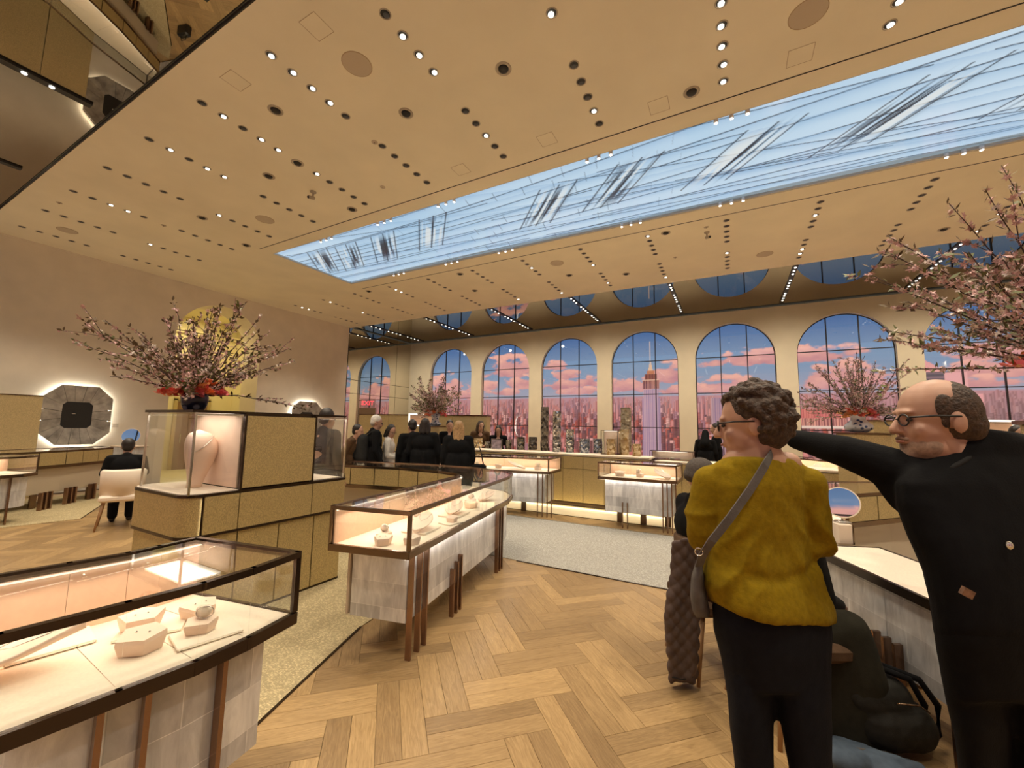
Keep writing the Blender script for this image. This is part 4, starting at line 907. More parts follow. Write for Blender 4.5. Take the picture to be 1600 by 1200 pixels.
# second island far left: gold wall, pedestal, flowers
def gold_partition(label, _a, _b, fx):
    _s = math.dist(_a[:2], _b[:2])/3.80
    gw = empty('gold_partition', (_a.x, _a.y, 0), math.atan2(_b.y-_a.y, _b.x-_a.x), label, 'partition'); gw.scale = (_s, _s, _a.z/1.94)
    for i in range(4): MB().box((0.47+0.945*i, 0, 0.96), (0.935, 0.3, 1.9)).build('panel', M['gold_far'], gw)
    MB().box((1.89, 0, 1.925), (3.80, 0.32, 0.03)).build('top_rail', M['bronze'], gw); MB().box((1.89, 0, 0.005), (3.78, 0.28, 0.01)).build('base_rail', M['bronze'], gw)
    MB().box((fx, -0.165, 1.62), (0.74, 0.03, 0.03)).box((fx, -0.165, 1.95), (0.74, 0.03, 0.03)).box((fx-0.37, -0.165, 1.785), (0.03, 0.03, 0.36)).box((fx+0.37, -0.165, 1.785), (0.03, 0.03, 0.36)).build('vitrine_frame', M['vit_frame'], gw)
    MB().box((fx, -0.155, 1.785), (0.70, 0.01, 0.30)).build('vitrine_back', M['peach'], gw)
M['vit_frame'] = emat('vitrine_frame_light', (1.0, 0.93, 0.8), 1.6)
gold_partition('low gold panelled partition with lit vitrine behind the far shoppers', at(567, 647, 12.7), at(765, 650, 11.5), 1.95)
gold_partition('low gold panelled partition with lit vitrine behind the balding man', at(1356, 656, 7.0), at(1690, 650, 6.6), 2.1)
p = at(680, 665, 10.6)
pedestal('gold display pedestal carrying the far blue vase', p.x, p.y, 0.5, 1.641, 0.2)
arrangement('cherry branches and orange roses in blue vase above the far shoppers', (p.x, p.y, 1.642), 31, 1.0, 'flute', 70, 0.98, 0.45, bl=2.2, bz=1.35)
# right edge arrangement on its own tower, only the branches reach into the picture
tp = at(1740, 640, 2.02)
pedestal('gold display pedestal beyond the right picture edge', tp.x, tp.y+0.1, 0.40, 1.74)
arrangement('large cherry branches with pink blossom reaching in from the right edge', (tp.x, tp.y+0.1, 1.742), 47, 1.0, 'jar', 84, 1.15, 0.45, 0, 0.05, 3.0, 1.15)

# ------------------------------------------------------------------ crystal and glass on the gold cabinet
def crumple_mat(name, ca, cb, metal, rough=0.15):
    k = NT(name); b = k.n('ShaderNodeBsdfPrincipled'); k.l(b.outputs[0], k.out.inputs[0]); b.inputs['Roughness'].default_value = rough; b.inputs['Metallic'].default_value = metal
    tc = k.n('ShaderNodeTexCoord'); v = k.n('ShaderNodeTexVoronoi'); v.inputs['Scale'].default_value = 16; k.l(tc.outputs['Object'], v.inputs['Vector'])
    sp = k.n('ShaderNodeSeparateColor'); k.l(v.outputs['Color'], sp.inputs[0]); rp = k.n('ShaderNodeValToRGB'); rp.color_ramp.elements[0].color = (*ca, 1); rp.color_ramp.elements[1].color = (*cb, 1)
    k.l(sp.outputs[0], rp.inputs[0]); k.l(rp.outputs[0], b.inputs['Base Color'])
    bp = k.n('ShaderNodeBump'); bp.inputs['Strength'].default_value = 0.8; bp.inputs['Distance'].default_value = 0.03; k.l(v.outputs['Distance'], bp.inputs['Height']); k.l(bp.outputs[0], b.inputs['Normal']); return k.m
M['crys_silver'] = crumple_mat('crumpled_silver', (0.10, 0.10, 0.10), (0.95, 0.95, 0.92), 0.9); M['crys_smoke'] = crumple_mat('smoked_glass', (0.03, 0.025, 0.02), (0.42, 0.38, 0.30), 0.6)
M['crys_amber'] = crumple_mat('amber_glass', (0.40, 0.24, 0.08), (0.95, 0.80, 0.52), 0.3); M['crys_blue'] = crumple_mat('blue_silver', (0.12, 0.15, 0.20), (0.75, 0.80, 0.86), 0.8); M['crys_taupe'] = crumple_mat('taupe_glass', (0.26, 0.21, 0.14), (0.50, 0.43, 0.31), 0.3)
def pillar(name, label, x0, x1, ytop, ybot, mat, kind='square', zb=1.10):
    c = onz((x0+x1)/2, ybot, zb+0.0); dep = (c-O).dot(CF); w = (x1-x0)*dep/FPX; h = (ybot-ytop)*dep/FPX
    rr = random.Random(x0); n = 8 if kind == 'square' else 16
    e = empty(name, (c.x, c.y+w*0.3, zb+0.001), 0.5, label, 'vase')
    R = []
    for i in range(13):
        t = i/12; row = []
        for k in range(n):
            a = 2*PI*(k+0.5)/n; q = 0.5*w/max(abs(math.cos(a)), abs(math.sin(a)))*0.86 if kind == 'square' else 0.5*w
            q *= 1+rr.uniform(-0.07, 0.07); row.append((q*math.cos(a), q*math.sin(a), h*t))
        R.append(row)
    MB().rings(R, True, False).build('shell', M[mat], e)
    MB().lathe([(w*0.36, h*0.995), (w*0.36, h*1.004), (w*0.28, h*1.004)], 16).build('rim', M['crys_silver'], e)
    return e
for a in (('glass_pillar', 'tallest smoked glass pillar vase on the gold cabinet', 842, 856, 636, 704, 'crys_smoke'), ('glass_pillar', 'tall crumpled silver vase beside the smoked pillar', 862, 875, 643, 706, 'crys_silver', 'round'),
          ('crystal_vase', 'medium crumpled silver vase right of the tall silver one', 882, 896, 671, 707, 'crys_silver'), ('crystal_bowl', 'low blue silver bowl in the middle of the crystal row', 904, 920, 686, 708, 'crys_blue', 'round'),
          ('crystal_bowl', 'second low blue silver bowl beside the first bowl', 926, 940, 686, 708, 'crys_blue', 'round'), ('amber_vase', 'short amber glass vase left of the tall taupe pillar', 946, 961, 686, 711, 'crys_amber'),
          ('amber_vase', 'tall amber glass vase in front of the taupe pillar', 967, 982, 671, 711, 'crys_amber', 'round'), ('amber_vase', 'small amber bowl at the right end of the cabinet', 988, 1001, 694, 713, 'crys_amber', 'round'),
          ('dark_frame', 'dark arched glass object left of the smoked pillar', 806, 818, 683, 703, 'crys_smoke', 'round'), ('dark_frame', 'small black and silver block next to the smoked pillar', 823, 838, 683, 703, 'crys_smoke'),
          ('crystal_vase', 'small clear crystal group before the seated women, left piece', 736, 752, 685, 700, 'crys_amber'), ('crystal_vase', 'small clear crystal cup before the seated women', 756, 764, 690, 700, 'crys_silver', 'round'), ('crystal_vase', 'dark little cup right of the framed picture', 789, 798, 688, 702, 'crys_smoke', 'round')):
    pillar(*a)
c = onz(974, 706, 1.10); 
e = pillar('glass_pillar', 'tall taupe glass pillar behind the amber vases', 968, 986, 637, 706, 'crys_taupe')
def vitrine(label, x0, x1, ytop, ybot, zb, Y):
    c = ony((x0+x1)/2, ybot, Y); dep = (c-O).dot(CF); w = (x1-x0)*dep/FPX; h = (ybot-ytop)*dep/FPX
    e = empty('glass_vitrine', (c.x, c.y, zb+0.0005), -0.05, label, 'vitrine')
    MB().box((0, 0, 0.01), (w, 0.22, 0.02)).build('base', M['bronze'], e); MB().box((0, 0.10, h/2+0.01), (w*0.96, 0.01, h-0.04)).build('back', M['blush'], e)
    for s in (-1, 1): MB().box((s*(w/2-0.006), -0.104, h/2), (0.012, 0.012, h-0.02)).build('edge', M['bronze_dark'], e); MB().box((s*(w/2-0.006), 0.104, h/2), (0.012, 0.012, h-0.02)).build('edge', M['bronze_dark'], e)
    MB().box((0, 0, h), (w, 0.22, 0.012)).build('lid', M['bronze_dark'], e); MB().box((0, -0.104, h/2), (w*0.95, 0.004, h-0.05)).build('glass_pane', M['glass'], e)
    MB().lathe([(0.05, 0.02), (0.045, 0.05), (0.03, 0.055)], 16).build('cushion', M['ivory'], e)
    MB().box((0, 0, h-0.012), (w*0.7, 0.1, 0.006)).build('light_strip', M['led'], e)
    return e
vitrine('small lit glass vitrine with dark posts among the crystal vases', 941, 968, 670, 707, 1.10, 8.86)
vitrine('flat glass box with jewellery on the low cabinet before the windows', 1018, 1082, 699, 713, 1.035, 9.0)
_p = ony(776, 700, 8.62)
fr = empty('picture_frame', (_p.x, _p.y, 1.1005), 0.2, 'small silver framed picture before the dark-haired seated woman', 'picture frame')
MB().box((0, 0, 0.13), (0.28, 0.02, 0.26)).build('frame', M['steel'], fr); MB().box((0, -0.012, 0.13), (0.23, 0.004, 0.21)).build('picture', pmat('picture_print', (0.34, 0.28, 0.34), 0.5, noise=14, var=0.6), fr)

# ------------------------------------------------------------------ end wall: octagonal windows, plaque, partition
def octagon(label, yc, zc=1.735):
    e = empty('octagon_vitrine', (XE, yc, zc), 0, label, 'wall vitrine')
    def oc(w, h, cw, x): return [(x, -w+cw, -h), (x, w-cw, -h), (x, w, -h+cw), (x, w, h-cw), (x, w-cw, h), (x, -w+cw, h), (x, -w, h-cw), (x, -w, -h+cw)]
    A = oc(0.57, 0.67, 0.27, 0.16); B_ = oc(0.25, 0.30, 0.07, 0.10); A0 = oc(0.57, 0.67, 0.27, 0.09)
    rr = random.Random(5)
    for i in range(8):
        j = (i+1) % 8; cuts = 3 if i % 2 == 0 else 2
        for q in range(cuts):
            t0, t1 = q/cuts+0.006, (q+1)/cuts-0.006; l3 = lambda a, b, t: tuple(a[k]+(b[k]-a[k])*t for k in range(3)); dx = rr.uniform(-0.008, 0.008)
            P = [l3(A[i], A[j], t0), l3(A[i], A[j], t1), l3(B_[i], B_[j], t1), l3(B_[i], B_[j], t0)]; P = [(p[0]+dx, p[1], p[2]) for p in P]
            Pb = [(0.08, p[1], p[2]) for p in P]
            MB().rings([Pb, P]).build('stone', M['stone'], e)
    MB().rings([oc(0.255, 0.305, 0.07, 0.086), oc(0.255, 0.305, 0.07, 0.092)]).build('dark_opening', M['black'], e)
    MB().rings([oc(0.52, 0.62, 0.25, 0.01), oc(0.52, 0.62, 0.25, 0.07)]).build('back_box', M['bronze_dark'], e)
    R1, R2 = oc(0.545, 0.645, 0.26, 0.03), oc(0.545, 0.645, 0.26, 0.055); b = MB(); b.add(R1+R2, [(i, (i+1) % 8, 8+(i+1) % 8, 8+i) for i in range(8)]).build('halo_strip', M['halo'], e)
    MB().box((0.095, -0.06, 0.03), (0.02, 0.06, 0.02)).build('jewel', M['silver'], e)
    return e
octagon('octagonal stone-framed wall vitrine with glowing edge at far left', 3.53); octagon('octagonal stone-framed wall vitrine glowing above the gold tower', 9.28)
pq = empty('wall_plaque', onx(181, 665, XE+0.01), 0, 'small engraved plaque on the end wall beside the octagon', 'plaque'); MB().box((0, 0, 0), (0.012, 0.16, 0.12)).build('plate', M['wall'], pq)
for i in range(3): MB().box((0.007, -0.01, 0.03-0.03*i), (0.002, 0.11, 0.006)).build('text_line', M['bronze'], pq)
gp = empty('partition', (-12.95, 2.2, 0), 0, 'plain gold partition panel at the left picture edge before the octagon', 'partition')
MB().box((0, -0.35, 1.06), (0.06, 0.68, 2.10)).build('panel', M['gold_far'], gp); MB().box((0, 0.355, 1.06), (0.06, 0.70, 2.10)).build('panel', M['gold_far'], gp); MB().box((0, 0, 2.12), (0.08, 1.42, 0.02)).build('cap_rail', M['bronze'], gp)

# exit portal reflected and seen beside the mirror panel
xp = at(573, 660, 13.6)
ex = empty('exit_portal', (xp.x, xp.y, 0), 0.6, 'brown portal with red lit exit sign near the end wall', 'exit sign')
MB().box((0, 0, 1.1), (0.52, 0.12, 2.2)).build('door_block', pmat('brown_portal', (0.17, 0.10, 0.05), 0.5), ex); MB().box((0, -0.01, 2.36), (0.5, 0.02, 0.3)).build('sign_plate', glass_mat('sign_glass', (0.8, 0.78, 0.75)), ex)
tx = bpy.data.curves.new('exit_text', 'FONT'); tx.body = 'EXIT'; tx.size = 0.2; tx.extrude = 0.003; tx.align_x = 'CENTER'
to = bpy.data.objects.new('exit_text_tmp', tx); C.objects.link(to); me = bpy.data.meshes.new_from_object(to.evaluated_get(bpy.context.evaluated_depsgraph_get())); bpy.data.objects.remove(to)
me.materials.clear(); me.materials.append(emat('exit_red', (1.0, 0.05, 0.06), 2.5)); o = link('lettering', me, None, ex); o.rotation_euler = (PI/2, 0, 0); o.location = (0, -0.03, 2.29)

# ------------------------------------------------------------------ ceiling fittings
tr_ = MB(); n = 20
tr_.rings([[(R_*math.cos(2*PI*k/n), R_*math.sin(2*PI*k/n), z) for k in range(n)] for R_, z in ((0.056, 0), (0.056, -0.004), (0.046, -0.006), (0.044, 0.0))], False, True); trim_me = tr_.mesh('trim', M['ringgrey'])
well_me = MB().lathe([(0.045, -0.0008), (0.045, -0.0016)], 20, smooth=False).mesh('well', M['black'])
lens_me = MB().lathe([(0.027, 0.0), (0.027, -0.006), (0.020, -0.010)], 16, smooth=False).mesh('lens', M['lens'])
lensoff_me = MB().lathe([(0.027, 0.0), (0.027, -0.006), (0.020, -0.010)], 16, smooth=False).mesh('lens_off', pmat('lens_dim', (0.03, 0.028, 0.025), 0.3, emit=(1, 0.85, 0.65), estr=0.02))
GRP = {0: 'ceiling downlights nearest the left mirror strip', 1: 'ceiling downlights beside the screen, near side', 2: 'ceiling downlights beside the screen, far side', 3: 'ceiling downlights nearest the arcade'}
LABL = {0: 'small round recessed downlight in the row nearest the left mirror strip', 1: 'small round recessed downlight between left ceiling row and luminous screen', 2: 'small round recessed downlight just past the luminous ceiling screen', 3: 'small round recessed downlight in the row nearest the arcade'}
rl = random.Random(9)
ORD = ['first', 'second', 'third', 'fourth', 'fifth', 'sixth', 'seventh', 'eighth', 'ninth', 'tenth', 'eleventh', 'twelfth', 'thirteenth', 'fourteenth', 'fifteenth', 'sixteenth', 'seventeenth', 'eighteenth']
def from_left(pts): return sorted(pts, key=lambda p: pixel_of((p[0], p[1], HC))[0])
WHERE = {0: 'row group by the left mirror strip', 1: 'row group before the screen', 2: 'row group past the screen', 3: 'row group nearest the arcade'}
for xk, x in enumerate(COLX):
    if x > 4.5: continue
    for g, yc in enumerate(ROWS):
        for q in range(5):
            y = yc+0.235*(q-2); px, py, z = pixel_of((x, y, HC))
            if not (-20 < px < 1620 and -20 < py < 700): continue
            d = empty('downlight', (x, y, HC), 0, '%s of five recessed downlights, %s column from end wall, %s' % (ORD[q], ORD[len(COLX)-1-xk], WHERE[g]), 'downlight', GRP[g])
            d['label'] = d['label'].replace('row group ', '')
            link('trim', trim_me, None, d); link('well', well_me, None, d)
            lit = rl.random() < (0.85 if g == 0 and x > -4.5 else (0.7 if x > -0.5 and g < 2 else (0.35 if x > -9 and g == 0 else 0.10)))
            o = link('lens', lens_me if lit else lensoff_me, None, d); o.location = (rl.uniform(-0.01, 0.01), 0.008 if lit else 0.012, -0.002)
            if lit: o.scale = (1.0, 1.0, 1)
dome = [(-4.82, 2.67), (-3.41, 3.44), (-2.03, 3.44), (-0.27, 4.68), (-5.53, 3.44), (-6.24, 3.44), (-5.86, 4.71), (-9.17, 4.71), (-8.69, 3.65), (-5.92, 8.11), (-6.28, 9.33), (-3.47, 9.37), (-2.17, 9.89), (-1.0, 8.08), (3.63, 10.18), (-9.11, 8.07)]
for i, (x, y) in enumerate(from_left(dome)):
    d = empty('dome_spotlight', (x, y, HC), 0, '%s dark dome spotlight with pale ring from the left in the ceiling' % ORD[i], 'spotlight', 'dome spotlights in the plaster ceiling')
    MB().rings([[(R_*math.cos(2*PI*k/24), R_*math.sin(2*PI*k/24), z) for k in range(24)] for R_, z in ((0.088, 0), (0.088, -0.005), (0.06, -0.008), (0.055, 0))], False, True).build('ring', M['ringgrey'], d)
    MB().lathe([(0.056, -0.001), (0.05, -0.018), (0.03, -0.03), (0.008, -0.034)], 20).build('dome', M['black'], d)
for i, (x, y) in enumerate(from_left(((-3.40, 2.68), (0.75, 4.21), (-11.84, 2.67), (-7.67, 4.23), (-3.46, 8.53), (0.77, 10.02)))):
    d = empty('ceiling_speaker', (x, y, HC), 0, '%s flat round speaker grille from the left in the plaster ceiling' % ORD[i], 'speaker', 'round ceiling speakers')
    MB().lathe([(0.15, 0), (0.15, -0.003), (0.146, -0.004)], 32, smooth=False).build('grille', M['grille'], d)
    MB().rings([[(R_*math.cos(2*PI*k/32), R_*math.sin(2*PI*k/32), z) for k in range(32)] for R_, z in ((0.156, 0), (0.156, -0.004), (0.150, -0.0045), (0.150, 0))], False, True).build('rim', M['hatchline'], d)
for i, (x, y) in enumerate(from_left(((-3.42, 2.21), (-4.80, 2.20), (-0.63, 4.72), (0.75, 4.69), (-3.45, 4.66), (-2.04, 4.65)))):
    d = empty('ceiling_hatch', (x, y, HC), 0, '%s faint square access hatch from the left in the plaster ceiling' % ORD[i], 'hatch', 'square ceiling hatches'); s = 0.11
    MB().box((0, 0, -0.0006), (2*s, 2*s, 0.0012)).build('cover', M['plaster'], d)
    for a, b_ in (((-s, -s), (s, -s)), ((s, -s), (s, s)), ((s, s), (-s, s)), ((-s, s), (-s, -s))): MB().bar(a, b_, 0.005, -0.0016, -0.0002).build('outline', M['hatchline'], d)
for i, (x, y) in enumerate(from_left(((-10.44, 2.21), (-4.85, 4.46), (-4.16, 3.64), (-0.97, 9.37), (-0.29, 8.17), (-9.74, 3.46)))):
    d = empty('sprinkler', (x, y, HC), 0, '%s small round sprinkler cover from the left on the plaster ceiling' % ORD[i], 'sprinkler', 'sprinkler covers'); MB().lathe([(0.042, 0), (0.042, -0.004), (0.036, -0.007)], 20).build('cover', M['grille'], d); MB().lathe([(0.012, -0.007), (0.012, -0.02), (0.004, -0.024)], 10).build('nozzle', M['ringgrey'], d)
for i, (x, y) in enumerate(((-6.0, 4.04), (-0.29, 8.4))):
    d = empty('security_camera', (x, y, HC), 0.7*i, ['small ceiling camera on a stalk near the screen corner at left', 'small ceiling camera on a stalk past the luminous screen'][i], 'camera')
    MB().lathe([(0.05, 0), (0.05, -0.01), (0.02, -0.014), (0.012, -0.09), (0.01, -0.1)], 14).build('stalk', M['ringgrey'], d); MB().tube([(0, 0.02, -0.1), (0.0, -0.08, -0.13)], 0.028, 12).build('body', M['ringgrey'], d); MB().tube([(0, -0.08, -0.13), (0, -0.088, -0.133)], 0.02, 12).build('lens', M['black'], d)
for gi, x in enumerate((-7.3, -5.65, -4.2, -1.52, 0.13, 2.9)):
    for y, s in ((SY0+0.03, 'near'), (SY1-0.07, 'far')):
        for q in range(3):
            d = empty('screen_spotlight', (x+0.17*(q-1), y, HC+0.03), 0, 'tiny white spotlight, %s of three in the %s cluster, %s edge of luminous screen' % (ORD[q], ORD[gi], s), 'spotlight', 'spotlights along the %s screen edge' % s)
            MB().tube([(0, 0, 0), (0, 0, -0.07)], 0.026, 12).build('barrel', M['porcelain'], d); MB().tube([(0, 0, -0.07), (0, 0, -0.074)], 0.02, 12).build('lens', M['lens'], d)
spotb = MB().tube([(0, 0, 0), (0, 0, -0.02)], 0.024, 12).mesh('spot_lens', M['lens'])
for k in range(-5, 3):
    for s, (y0, y1) in enumerate(((11.1, 14.3), (-1.4, 1.6))):
        x = WX0+PITCHX*(k+0.5)-0.08
        if s == 1 and k > 0: continue
        nm = ['sixth', 'fifth', 'fourth', 'third', 'second', 'first', 'first', 'second'][k+5]; sd = 'left of' if k < 1 else 'right of'
        d = empty('light_track', (x, (y0+y1)/2, HC+0.04), 0, ('black light track on the arcade side mirror ceiling, %s %s the foreground woman' % (nm, sd)) if s == 0 else 'black light track on the upper left mirror ceiling, %s from the right' % ['sixth', 'fifth', 'fourth', 'third', 'second', 'first'][k+5], 'light track', None if s == 0 else 'tracks on the left mirror ceiling')
        MB().box((0, 0, -0.012), (0.10, y1-y0, 0.024)).build('track', M['black'], d)
        for q in range(14):
            if q % 5 == 3: continue
            o = link('spot_lens', spotb, None, d); o.location = (0.0, (y0-y1)/2+0.12+(y1-y0-0.24)*q/13, -0.012)
# ------------------------------------------------------------------ people
_rs = bpy.data.scenes.new('workshop'); _rvl = _rs.view_layers[0]
def remesh(mb, voxel, sm=4, fac=0.5, name='body', fold=None):
    me = mb.mesh('tmp'); o = bpy.data.objects.new('tmp', me); _rs.collection.objects.link(o)
    m = o.modifiers.new('r', 'REMESH'); m.mode = 'VOXEL'; m.voxel_size = voxel; m.use_smooth_shade = True
    if sm: k = o.modifiers.new('s', 'SMOOTH'); k.iterations = sm; k.factor = fac
    _rvl.update(); out = bpy.data.meshes.new_from_object(o.evaluated_get(_rvl.depsgraph))
    bpy.data.objects.remove(o); bpy.data.meshes.remove(me); out.name = name
    if fold:
        n = len(out.vertices); co = np.empty(n*3); no = np.empty(n*3); out.vertices.foreach_get('co', co); out.vertices.foreach_get('normal', no)
        co = co.reshape(-1, 3); no = no.reshape(-1, 3); co = co+no*fold(co)[:, None]; out.vertices.foreach_set('co', co.ravel()); out.update()
    return out
def cloth(name, col, rough=0.9, var=0.12, nz=30): return pmat(name, col, rough, 0, noise=nz, var=var, spec=0.15, bump=0.15, bscale=180)
SK = [pmat('skin_light', (0.52, 0.30, 0.205), 0.5, noise=18, var=0.06), pmat('skin_tan', (0.48, 0.27, 0.17), 0.5, noise=18, var=0.06)]
K = {'black': cloth('black_cloth', (0.006, 0.006, 0.0065)), 'charcoal': cloth('charcoal_cloth', (0.025, 0.025, 0.024)), 'navy': cloth('navy_trousers', (0.009, 0.010, 0.014)), 'white': cloth('white_fleece', (0.70, 0.66, 0.60)),
     'mustard': cloth('mustard_knit', (0.245, 0.162, 0.006), 0.95, 0.14, 60), 'olive': cloth('olive_black_cloth', (0.022, 0.020, 0.013)), 'brown': cloth('brown_coat', (0.10, 0.055, 0.028)), 'denim': cloth('blue_denim', (0.09, 0.12, 0.16)), 'shoe': pmat('black_leather', (0.015, 0.014, 0.013), 0.4),
     'hair_dark': pmat('dark_hair', (0.018, 0.012, 0.009), 0.5, noise=60, var=0.4), 'hair_brown': pmat('brown_hair', (0.060, 0.034, 0.019), 0.65, noise=70, var=0.6, bump=0.9, bscale=110), 'hair_white': pmat('white_hair', (0.62, 0.58, 0.52), 0.6, noise=60, var=0.2), 'hair_blond': pmat('blond_hair', (0.36, 0.22, 0.10), 0.55, noise=50, var=0.4), 'hair_grey': pmat('grey_beard', (0.33, 0.215, 0.15), 0.85, noise=90, var=0.3),
     'eye': pmat('eye_dark', (0.02, 0.015, 0.012), 0.2), 'lip': pmat('lips', (0.42, 0.17, 0.13), 0.5), 'strap': cloth('grey_strap', (0.13, 0.12, 0.11)), 'knit': cloth('grey_beanie', (0.10, 0.085, 0.075), 0.95, 0.25, 80)}
def head_prims(mb, c, f, s):
    """skull, jaw, nose, ears, neck stub; c centre of the skull, f facing"""
    f = Vector(f); f.z *= 1; f.normalize(); r = f.cross(Vector((0, 0, 1))).normalized(); u = r.cross(f)
    R = Matrix((r, f, u)).transposed(); L = lambda x, y, z: c+(r*x+f*y+u*z)*s
    mb.ell(L(0, -0.008, 0.025), (0.076*s, 0.098*s, 0.098*s), R, 16, 12); mb.ell(L(0, 0.03, -0.045), (0.060*s, 0.066*s, 0.085*s), R, 14, 10)
    mb.ell(L(0, 0.072, -0.105), (0.030*s, 0.024*s, 0.022*s), R); mb.cap(L(0, 0.088, 0.012), 0.010*s, L(0, 0.112, -0.030), 0.014*s, 10); mb.ell(L(0, 0.086, 0.024), (0.045*s, 0.012*s, 0.010*s), R)
    for k in (-1, 1):
        mb.ell(L(0.077*k, -0.008, -0.012), (0.010*s, 0.020*s, 0.032*s), R, 10, 8); mb.ell(L(0.010*k, 0.103, -0.034), (0.009*s, 0.009*s, 0.008*s), R, 8, 6); mb.ell(L(0.036*k, 0.068, -0.035), (0.022*s, 0.020*s, 0.024*s), R, 8, 6)
    mb.ell(L(0, 0.092, -0.066), (0.024*s, 0.010*s, 0.009*s), R, 10, 6)
    return L, R
def face_parts(parent, L, R, s, glasses=False):
    for k in (-1, 1): MB().ell(L(0.031*k, 0.086, 0.0), (0.011*s, 0.007*s, 0.006*s), R, 10, 6).build('eye', K['eye'], parent)
    MB().ell(L(0, 0.100, -0.066), (0.020*s, 0.005*s, 0.005*s), R, 10, 6).build('mouth', K['lip'], parent)
    if glasses:
        g = MB()
        for k in (-1, 1):
            g.tube([L(0.033*k+0.023*math.cos(t), 0.102, 0.0+0.017*math.sin(t)) for t in [2*PI*i/16 for i in range(17)]], 0.0025*s, 5); g.tube([L(0.056*k, 0.100, 0.008), L(0.078*k, 0.05, 0.010), L(0.084*k, -0.01, 0.006)], 0.0028*s, 5)
        g.tube([L(-0.010, 0.104, 0.004), L(0.010, 0.104, 0.004)], 0.0022*s, 5); g.build('glasses', K['shoe'], parent)
def hand_prims(mb, w, d, s, curl=0.5, palm_n=Vector((0, 0, 1)), point=False):
    """palm from wrist w along d, four fingers and a thumb"""
    d = Vector(d).normalized(); n = (palm_n-d*palm_n.dot(d)).normalized(); x = d.cross(n)
    pc = w+d*0.045*s; mb.cap(w, 0.026*s, w+d*0.02*s, 0.028*s, 10)
    for k, off in enumerate((-0.03, -0.01, 0.01, 0.03)):
        b0 = w+d*0.075*s+x*off*s; mb.cap(w+d*0.02*s+x*off*0.6*s, 0.015*s, b0, 0.0115*s, 8)
        L = (0.064, 0.074, 0.070, 0.054)[k]*s; cu = curl if not (point and k == 0) else 0.02
        k1 = b0+(d*math.cos(cu)-n*math.sin(cu))*L*0.5; k2 = k1+(d*math.cos(cu*2)-n*math.sin(cu*2))*L*0.5
        mb.cap(b0, 0.0105*s, k1, 0.0095*s, 8); mb.cap(k1, 0.0095*s, k2, 0.0075*s, 8)
    t0 = w+d*0.025*s-x*0.026*s; t1 = t0+(d*0.6-x*0.7-n*0.3).normalized()*0.035*s; mb.cap(t0, 0.014*s, t1, 0.011*s, 8); mb.cap(t1, 0.011*s, t1+(d*0.85-x*0.2-n*0.35).normalized()*0.03*s, 0.009*s, 8)
